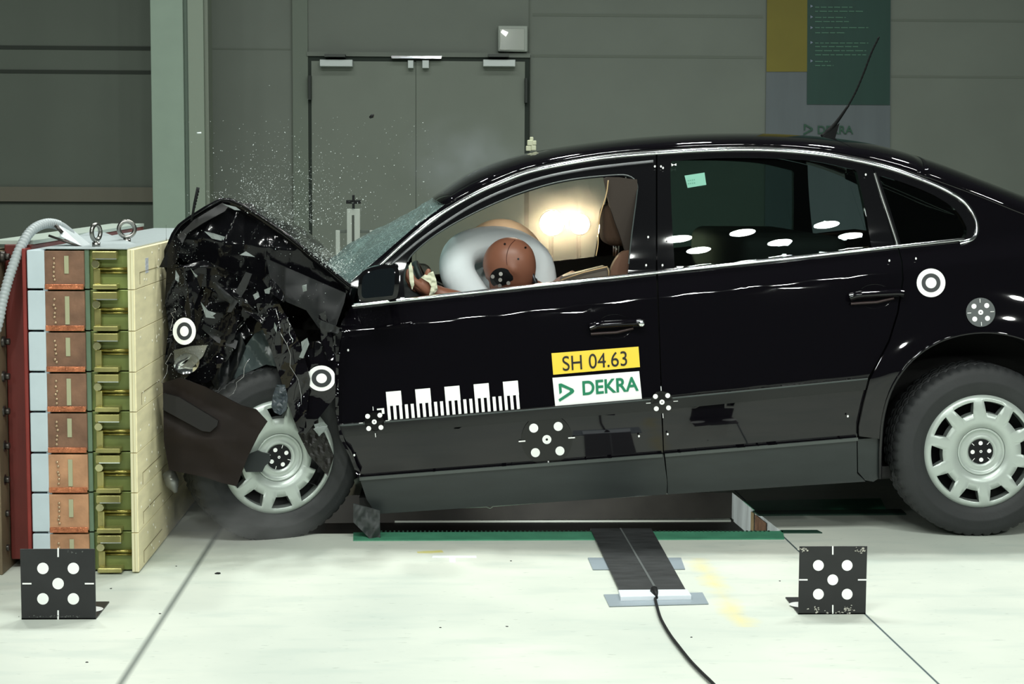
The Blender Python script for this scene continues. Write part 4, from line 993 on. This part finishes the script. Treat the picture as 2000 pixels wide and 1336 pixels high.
# ================================================================ cabin
# driver seat, passenger seat
def rbox(name,a,b_,m,parent,bev=.03,rot=None,piv=None):
    mb=MB(); M=None
    if rot: M=Matrix.Translation(piv)@rot@Matrix.Translation(-Vector(piv))
    mb.box(a,b_,M); o=mb.build(name,m,parent); md=o.modifiers.new('bevel','BEVEL'); md.width=bev; md.segments=5
    for p in o.data.polygons: p.use_smooth=True
    return o
SEATM=mat('brown_seat_cloth',S(84,64,50),.85,bump=.2,bscale=120)
def seat(Yc,nm):
    p=onY(1203,440,Yc); hr=rbox(nm+'headrest',(p.x-.055,Yc-.13,p.z-.075),(p.x+.055,Yc+.13,p.z+.085),SEATM,car,.04)
    q=onY(1215,500,Yc); rbox(nm+'seat_back',(q.x-.06,Yc-.24,q.z-.55),(q.x+.09,Yc+.24,q.z+.02),SEATM,car,.05,Matrix.Rotation(math.radians(10),4,'Y'),(q.x,Yc,q.z-.5))
    
    for e_ in (-.05,.05): mb=MB(); mb.tube([(p.x,Yc+e_,p.z-.12),(p.x,Yc+e_,p.z-.05)],.006,8); mb.build('headrest_post',CHROME,hr)
    r=onY(1040,690,Yc); rbox(nm+'seat_cushion',(r.x-.1,Yc-.25,r.z-.02),(r.x+.42,Yc+.25,r.z+.12),SEATM,car,.04)
seat(.48,''); seat(1.27,'')
q=onY(1500,470,.3); rbox('rear_bench',(q.x-.12,.2,q.z-.42),(q.x+.28,1.55,q.z+.02),DARKIN,car,.05)
rbox('rear_cushion',(q.x-.5,.2,q.z-.5),(q.x-.1,1.55,q.z-.30),DARKIN,car,.05)
# centre pillar trims and far door cards
panel('pillar_trim',cr([(1180,352),(1186,346),(1236,350),(1246,372),(1246,548),(1226,548),(1224,500),(1200,430),(1190,400)],2),mat('pillar_trim_brown',S(50,41,34),.7),car,surf=plane(.26),cell=30,thick=.03,smooth=False)
b=MB(); b.tube([onY(x,y,.235) for x,y in cr([(1188,352),(1184,380),(1172,420),(1168,450),(1168,476),(1164,500)],5)],.0022,6); b.build('seat_belt_edge',mat('pale_belt_edge',S(206,176,130),.5),car)
panel('door_card',bl(760,1700,dy=-6)+[(1700,760),(760,800)],mat('brown_door_card',S(150,114,88),.6,var=.3,vscale=10),car,surf=plane(WC-.16),cell=60,thick=.03,smooth=False)
panel('armrest_panel',[(1095,548),(1100,540),(1180,520),(1190,524),(1192,540),(1194,546)],mat('grey_brown_tray',S(96,88,78),.5),car,surf=plane(.22),cell=20,thick=.08,smooth=False)
b=MB(); b.tube([onY(x,y,.21) for x,y in ((1096,547),(1140,532),(1186,521),(1189,530),(1189,541))],.0022,6); b.build('tray_edge',mat('pale_belt_edge',(1,1,1,1)),car)
panel('seat_side_bolster',cr([(1190,545),(1196,520),(1208,500),(1222,490),(1236,494),(1234,540)],3),mat('bolster_brown',S(110,78,60),.6),car,surf=plane(.24),cell=20,thick=.06,smooth=False)
# dashboard
rbox('dashboard',(onY(700,600,.3).x,.24,onY(800,640,.3).z),(onY(835,600,.3).x,1.62,onY(800,548,.3).z+.0),mat('dashboard_black',S(44,48,48),.6),car,.04)
# airbags
def remesh(o,vox,it=6):
    md=o.modifiers.new('re','REMESH'); md.mode='VOXEL'; md.voxel_size=vox; md.use_smooth_shade=True
    s=o.modifiers.new('sm','SMOOTH'); s.factor=.6; s.iterations=it
def ell(mb,c,rx,ry,rz,R_=None,n=28,m=18):
    R_=R_ or Matrix.Identity(3); vs=[]
    for i in range(m+1):
        th=PI*i/m
        for k in range(n):
            a=2*PI*k/n; vs.append(Vector(c)+R_@Vector((rx*math.sin(th)*math.cos(a),ry*math.sin(th)*math.sin(a),rz*math.cos(th))))
    mb.add(vs,[(i*n+k,i*n+(k+1)%n,(i+1)*n+(k+1)%n,(i+1)*n+k) for i in range(m) for k in range(n)],True)
BAGM=mat('airbag_cloth',S(226,234,236),.75,bump=.25,bscale=9)
BAGM2=mat('passenger_airbag_cloth',S(176,158,134),.8,bump=.25,bscale=9)
b=MB(); Yd=.52
ell(b,onY(985,562,Yd+.12),.19,.07,.215)
pts=[onY(x,y,Y) for x,y,Y in cr([(1066,600,Yd+.09),(1052,515,Yd+.09),(1005,482,Yd+.06),(950,476,Yd+.01),(902,492,Yd-.05),(893,530,Yd-.10),(915,570,Yd-.12),(950,610,Yd-.12)],5)]
b.tube(pts,[.05+.018*min(1,i/10) for i in range(len(pts))],18); pe=pts[-1]
ab=b.build('driver_airbag',BAGM,car); remesh(ab,.008,5); ab['label']='pale driver airbag around the dummy head'
b=MB(); ell(b,onY(978,566,1.15),.225,.20,.30)
ab2=b.build('passenger_airbag',BAGM2,car); remesh(ab2,.018,4); ab2['label']='grey passenger airbag'
b=MB(); p=onY(850,598,.5); b.lathe([(.17,-.012),(.186,-.012),(.19,0),(.186,.012),(.17,.012),(.166,0),(.17,-.012)],Matrix.Translation(p)@Matrix.Rotation(math.radians(65),4,'Y')@Matrix.Rotation(PI/2,4,'X'),40); b.build('steering_wheel',PLASTIC,car)
panel('dashboard_top',[(792,560),(840,545),(870,560),(870,590),(792,590)],mat('dashboard_black',(1,1,1,1)),car,surf=plane(.75),cell=40,thick=.1,smooth=False)

# crash test dummy -------------------------------------------------
SK=mat('dummy_skin',S(140,92,72),.38,var=.08,vscale=8)
hc=onY(995,515,.36)
du=thing('crash_test_dummy','brown crash test dummy at the wheel, its head sunk in the driver airbag','crash test dummy',onY(1060,700,.46))
# skinned body: pelvis, spine, shoulders, arms, thighs
J={}; E=[]; 
def j(n,co,r): J[n]=(Vector(co),r)
pel=onY(1130,668,.48); j('pel',pel,.15); j('waist',pel+Vector((-.03,0,.16)),.135); ch=onY(1105,625,.47); j('chest',ch,.13); nk=onY(1060,585,.44); j('neckbase',nk,.065); j('neck',onY(1022,552,.40),.05)
j('sL',ch+Vector((-.03,-.19,.04)),.062); j('eL',onY(960,606,.24),.046); j('wL',onY(846,572,.24),.032)
j('sR',ch+Vector((-.03,.19,.04)),.062); j('eR',onY(970,612,.80),.046); j('wR',onY(868,592,.78),.032)
j('hL',pel+Vector((-.06,-.10,-.02)),.09); j('kL',onY(900,690,.34),.065); j('aL',onY(800,790,.34),.045)
j('hR',pel+Vector((-.06,.10,-.02)),.09); j('kR',onY(900,690,.66),.065); j('aR',onY(800,790,.66),.045)
E=[('pel','waist'),('waist','chest'),('chest','neckbase'),('neckbase','neck'),('chest','sL'),('sL','eL'),('eL','wL'),('chest','sR'),('sR','eR'),('eR','wR'),('pel','hL'),('hL','kL'),('kL','aL'),('pel','hR'),('hR','kR'),('kR','aR')]
# left hand (nearest the camera): palm, four fingers, thumb
wl=J['wL'][0]; 
def hand(tag_,base,dirs):
    palm=base; j(tag_+'p',palm,.030); E.append(('w'+tag_,tag_+'p'))
    for i,(d1,d2,d3) in enumerate(dirs):
        a=palm+Vector(d1); c=a+Vector(d2); e=c+Vector(d3); r=.0105 if i else .012
        j(tag_+str(i)+'a',a,r); j(tag_+str(i)+'b',c,r*.92); j(tag_+str(i)+'c',e,r*.78); E.extend([(tag_+'p',tag_+str(i)+'a'),(tag_+str(i)+'a',tag_+str(i)+'b'),(tag_+str(i)+'b',tag_+str(i)+'c')])
hp=onY(826,560,.22)
hand('L',hp,[((.008,-.015,.028),(.010,-.006,.022),(.006,.002,.018)),((-.030,-.022,.022),(-.016,.004,.030),(.006,.008,.026)),((-.034,-.008,.010),(-.022,.004,.030),(.004,.008,.026)),((-.036,.008,.000),(-.022,.004,.026),(.002,.008,.024)),((-.034,.022,-.010),(-.018,.004,.022),(.002,.006,.020))])
hr_=onY(850,590,.76)
hand('R',hr_,[((.008,-.015,.028),(.010,-.006,.022),(.006,.002,.018)),((-.030,-.022,.022),(-.016,.004,.030),(.006,.008,.026)),((-.034,-.008,.010),(-.022,.004,.030),(.004,.008,.026)),((-.036,.008,.000),(-.022,.004,.026),(.002,.008,.024)),((-.034,.022,-.010),(-.018,.004,.022),(.002,.006,.020))])
names=list(J); me=bpy.data.meshes.new('body'); me.from_pydata([tuple(J[n][0]) for n in names],[(names.index(a),names.index(c_)) for a,c_ in E],[]); me.update()
body=bpy.data.objects.new('body',me); link(body,du); me.materials.append(SK)
sk=body.modifiers.new('skin','SKIN'); sk.use_smooth_shade=True
for i,n in enumerate(names):
    sv=me.skin_vertices[0].data[i]; sv.radius=(J[n][1],J[n][1]); sv.use_root=(n=='pel')
s=body.modifiers.new('sub','SUBSURF'); s.levels=1; s.render_levels=2
# head: rounded skull with brow, nose, chin, ears; tilted face down towards the airbag
b=MB(); vs=[]; n,m=56,40
for i in range(m+1):
    th=PI*i/m
    for k in range(n):
        a=2*PI*k/n; x,y,z=math.sin(th)*math.cos(a),math.sin(th)*math.sin(a),math.cos(th)     # face looks to -x, crown +z
        r=1.0
        sx,sy,sz=.100,.079,.098
        if z<-.1 and x>0: r-=.10*min(1,(-z-.1)*1.5)*x          # nape
        p=Vector((x*sx,y*sy,z*sz*(1.18 if z<0 else 1.0)))*r
        # nose, lips, eye hollows, ears
        if x<-.3:
            p.x-=.020*math.exp(-(y/.13)**2-((z+.28)/.16)**2); p.x-=.006*math.exp(-(y/.25)**2-((z+.55)/.07)**2); p.x-=.008*math.exp(-(y/.3)**2-((z+.80)/.15)**2)
            for s_ in (-1,1): p.x+=.012*math.exp(-((y-s_*.36)/.15)**2-((z+.08)/.12)**2)
            p.x-=.004*math.exp(-((z-.10)/.08)**2)
        for s_ in (-1,1):
            if y*s_>.6: p.y+=s_*.010*math.exp(-((x-.08)/.12)**2-((z+.2)/.2)**2)
        vs.append(p)
Rh=Matrix.Rotation(math.radians(-38),4,'Y')@Matrix.Rotation(math.radians(-8),4,'Z')
Mh=Matrix.Translation(hc)@Rh
b.add([Mh@v for v in vs],[(i*n+k,i*n+(k+1)%n,(i+1)*n+(k+1)%n,(i+1)*n+k) for i in range(m) for k in range(n)],True)
head=b.build('head',SK,du)
def onhead(px,py,out=0.0):
    # point of the head surface seen at this pixel (ellipsoid)
    Mi=Mh.inverted(); o=Mi@CAM; d=(Mi.to_3x3()@ray(px,py))
    A=Vector((o.x/.100,o.y/.079,o.z/.100)); B=Vector((d.x/.100,d.y/.079,d.z/.100)); a=B.dot(B); bb=2*A.dot(B); cc=A.dot(A)-1; D=max(0,bb*bb-4*a*cc); t=(-bb-math.sqrt(D))/(2*a)
    p=CAM+ray(px,py)*t; return p+(p-hc).normalized()*out
b=MB(); b.tube([onhead(x,y,.0005) for x,y in cr([(1006,469),(996,480),(990,497),(990,515),(996,533),(1006,548)],5)],.0012,6); b.build('skull_seam',mat('dark_seam',S(84,44,34),.6),head)
b=MB()
for x,y in ((1012,506),(986,477),(1026,484)): 
    p=onhead(x,y,.0006); b.add([onhead(x+2.2*math.cos(a),y+2.2*math.sin(a),.0012) for a in [2*PI*k/8 for k in range(8)]],[tuple(range(8))])
b.build('screw_hole',BLACKD,head)
o=MB(); V_=[onhead(980,543,.003)]+[onhead(980+22*f_*math.cos(2*PI*k/28),543+20*f_*math.sin(2*PI*k/28),.003) for f_ in (.33,.66,1) for k in range(28)]; o.add(V_,[(0,1+k,1+(k+1)%28) for k in range(28)]+[(1+q*28+k,1+(q+1)*28+k,1+(q+1)*28+(k+1)%28,1+q*28+(k+1)%28) for q in (0,1) for k in range(28)]); hm=o.build('head_marker',BLACKV,head)
o=MB()
for x,y in ((979,534),(964,539),(978,545),(993,551),(977,556)): o.add([onhead(x+3.6*math.cos(2*PI*k/12),y+3.8*math.sin(2*PI*k/12),.005) for k in range(12)],[tuple(range(12))])
o.build('dot_markings',mat('marker_grey_white',S(206,206,200),.5),hm)
b=MB(); nb=onY(1034,548,.38)
for k in range(5): q=nb+Vector((.004*k,0,-.012*k)); b.lathe([(.0001,-.005),(.030,-.005),(.030,.005),(.0001,.005)],Matrix.Translation(q)@Matrix.Rotation(PI/2-.3,4,'X'),16)
b.tube([onY(1038,530,.33),onY(1046,552,.33),onY(1050,566,.33)],.006,8); b.build('neck_bracket',mat('dark_neck_metal',S(60,62,66),.3,metal=.6),du)
tp=panel('hand_tape',[(822,542),(830,536),(846,530),(852,546),(855,566),(848,574),(838,577),(842,560),(838,552)],mat('cream_tape',S(214,216,190),.6),du,surf=crumple(.185,.015,16,3),cell=5,thick=.003)
panel('hand_tape',[(798,520),(803,512),(807,530),(809,556),(805,566),(800,550)],mat('cream_tape',(1,1,1,1)),du,surf=crumple(.17,.012,16,5),cell=5,thick=.003)

# ================================================================ floodlights beyond the car
LW=mat('warm_lamp_lens',(1,.8,.5,1),.4,emit=((1,.80,.50,1),60))
for (x,y,s,lab) in ((1078,436,.056,'left one of two dazzling warm floodlights seen through the car windows'),(1132,438,.046,'right one of two dazzling warm floodlights seen through the car windows')):
    c=onY(x,y,2.25); t=thing('floodlight',lab,'floodlight',c,'floodlights on the far side of the car')
    b=MB(); M=Matrix.Translation(c)@Matrix.Rotation(0,4,'X'); b.lathe([(.0001,.10),(s*.7,.10),(s*1.05,.03),(s*1.2,-.012),(s*1.1,-.012),(s*.95,.02),(.0001,.04)],M,24); b.build('lamp_housing',PLASTIC,t)
    b=MB(); b.lathe([(.0001,-.008),(s*.7,-.006),(s*1.05,.0)],M,24); b.build('lens',LW,t)
    b=MB(); b.tube([(c.x,c.y+.05,0),(c.x,c.y+.05,c.z)],.012,8); b.build('stand_pole',PLASTIC,t)
    d=bpy.data.lights.new('flood','SPOT'); d.energy=16; d.color=(1,.78,.5); d.spot_size=math.radians(120); d.spot_blend=.6; d.shadow_soft_size=.05; o=bpy.data.objects.new('flood',d); COL.objects.link(o); o.parent=t
    o.location=(0,-.02,0); o.rotation_euler=(math.radians(90),0,PI)
# ================================================================ flying glass
GL=mat('glass_crumbs',S(240,250,248),.15)
rr=random.Random(77)
def gpos(i):
    t=rr.random()
    if t<.30:   # dense spray right above the bonnet edge
        u=rr.random(); x=470+u*210; y=405+(u**1.15)*150-abs(rr.gauss(0,1))*(10+30*(1-u)*1.2)-2; Y=rr.uniform(.0,.6)
    elif t<.55: x=rr.gauss(650,26); y=535-abs(rr.gauss(0,26)); Y=rr.uniform(-.05,.3)
    elif t<.92: x=rr.gauss(570,62); y=440-abs(rr.gauss(0,1))*75; Y=rr.uniform(-.1,.8)
    else: x=rr.uniform(360,860); y=rr.uniform(230,430); Y=rr.uniform(-.1,.8)
    lim=390+max(0,(x-440))*.69
    if 400<x<690 and y>lim-3: y=lim-3-rr.random()*14
    return onY(x,y,Y)
def shard(r):
    vs=[Vector((rr.uniform(-1,1),rr.uniform(-1,1),rr.uniform(-1,1))).normalized()*r*rr.uniform(.5,1.2) for _ in range(4)]
    return vs
protos=[]
for k in range(6):
    me=bpy.data.meshes.new('glass_fragment'); r=.0030; vs=shard(r); vs=[v for v in vs]
    ok=(vs[1]-vs[0]).cross(vs[2]-vs[0]).dot(vs[3]-vs[0])
    me.from_pydata([tuple(v) for v in vs],[],[(0,1,2),(0,3,1),(1,3,2),(2,3,0)]); me.materials.append(GL); protos.append(me)
for i in range(300):
    o=bpy.data.objects.new('glass_fragment',protos[i%6]); COL.objects.link(o); o.location=gpos(i); s=rr.choice((.55,.7,.85,1.0,1.35)); o.scale=(s,s,s); o.rotation_euler=(rr.uniform(0,6),rr.uniform(0,6),rr.uniform(0,6))
    tag(o,'small bright glass fragment flying above the crumpled bonnet','glass fragment','glass fragments flying above the bonnet')
b=MB()
for i in range(3800):
    p=gpos(i); b.add([p+v for v in shard(rr.choice((.0010,.0016,.0024)))],[(0,1,2),(0,3,1),(1,3,2),(2,3,0)])
o=b.build('glass_spray',GL); tag(o,'fine spray of glass dust over the bonnet and windscreen base','glass',kind='stuff')
b=MB()
for i in range(650):
    x=rr.choice((rr.gauss(380,50),rr.gauss(350,18),rr.uniform(330,660))); y=rr.uniform(450,760) if x<460 else rr.uniform(440,620)
    if x<335: x=335+rr.random()*20
    lim=390+abs(x-440)*.75
    if y<lim: continue
    p=onY(x,y,-.12+rr.uniform(-.05,.05)); b.add([p+v for v in shard(rr.choice((.0007,.001,.0017)))],[(0,1,2),(0,3,1),(1,3,2),(2,3,0)])
o=b.build('debris_dust',GL); tag(o,'fine pale crumbs flying in front of the crushed wing','glass',kind='stuff')
p=onY(726,228,.6); b=MB(); b.tube([p+Vector((-.008,0,-.004)),p+Vector((.002,0,.003)),p+Vector((.007,.002,.009))],[.004,.008,.003],6); o=b.build('plastic_scrap',BLACKV); tag(o,'dark scrap flying in mid-air in front of the double door','debris')
p=onY(389,260,.4); b=MB(); b.tube([p+Vector((-.008,0,0)),p+Vector((.008,0,.001))],[.003,.003],5); o=b.build('glass_chip',GL); tag(o,'largest bright chip flying in front of the steel column','glass fragment')

# ================================================================ dust and smoke
def cloud(name,label,c,r,dens,col,scale=3,aniso=0):
    m=bpy.data.materials.new(name+'_volume'); m.use_nodes=True; nt=m.node_tree; N=nt.nodes; L=nt.links; N.remove(N['Principled BSDF'])
    v=N.new('ShaderNodeVolumeScatter'); v.inputs['Color'].default_value=col; v.inputs['Anisotropy'].default_value=aniso
    tc=N.new('ShaderNodeTexCoord'); n=N.new('ShaderNodeTexNoise'); n.inputs['Scale'].default_value=scale; n.inputs['Detail'].default_value=2; L.new(tc.outputs['Object'],n.inputs[0])
    ln=N.new('ShaderNodeVectorMath'); ln.operation='LENGTH'; mp=N.new('ShaderNodeMapping'); L.new(tc.outputs['Object'],mp.inputs[0]); L.new(mp.outputs[0],ln.inputs[0])
    fall=N.new('ShaderNodeMapRange'); fall.inputs[1].default_value=.0; fall.inputs[2].default_value=1.0; fall.inputs[3].default_value=1; fall.inputs[4].default_value=0; L.new(ln.outputs['Value'],fall.inputs[0])
    a=N.new('ShaderNodeMapRange'); a.inputs[1].default_value=.35; a.inputs[2].default_value=.7; L.new(n.outputs[0],a.inputs[0])
    mu=N.new('ShaderNodeMath'); mu.operation='MULTIPLY'; L.new(fall.outputs[0],mu.inputs[0]); L.new(a.outputs[0],mu.inputs[1])
    m3=N.new('ShaderNodeMath'); m3.operation='MULTIPLY'; m3.inputs[1].default_value=dens; L.new(mu.outputs[0],m3.inputs[0]); L.new(m3.outputs[0],v.inputs['Density']); L.new(v.outputs[0],N['Material Output'].inputs['Volume'])
    b=MB(); ell(b,(0,0,0),1,1,1,n=20,m=12); o=b.build(name,m); o.location=c; o.scale=r; tag(o,label,'smoke' if 'smoke' in name else 'dust',kind='stuff'); return o
cloud('dust_cloud','pale dust swirling around the twisted front wheel',onY(440,1030,-.12)+Vector((0,0,.0)),(.36,.24,.13),4.2,(.9,.93,.9,1),2)
cloud('smoke_wisp','faint bluish smoke drifting over the windscreen top',onY(905,320,.9),(.28,.4,.22),.7,(.75,.85,1,1),2)

cloud('halo_smoke','added haze outside the far window, giving the floodlights a warm halo',onY(1095,432,2.08),(.34,.13,.24),5.0,(1,.97,.92,1),2,.3)  # scattering volume added for the glow around the lamps
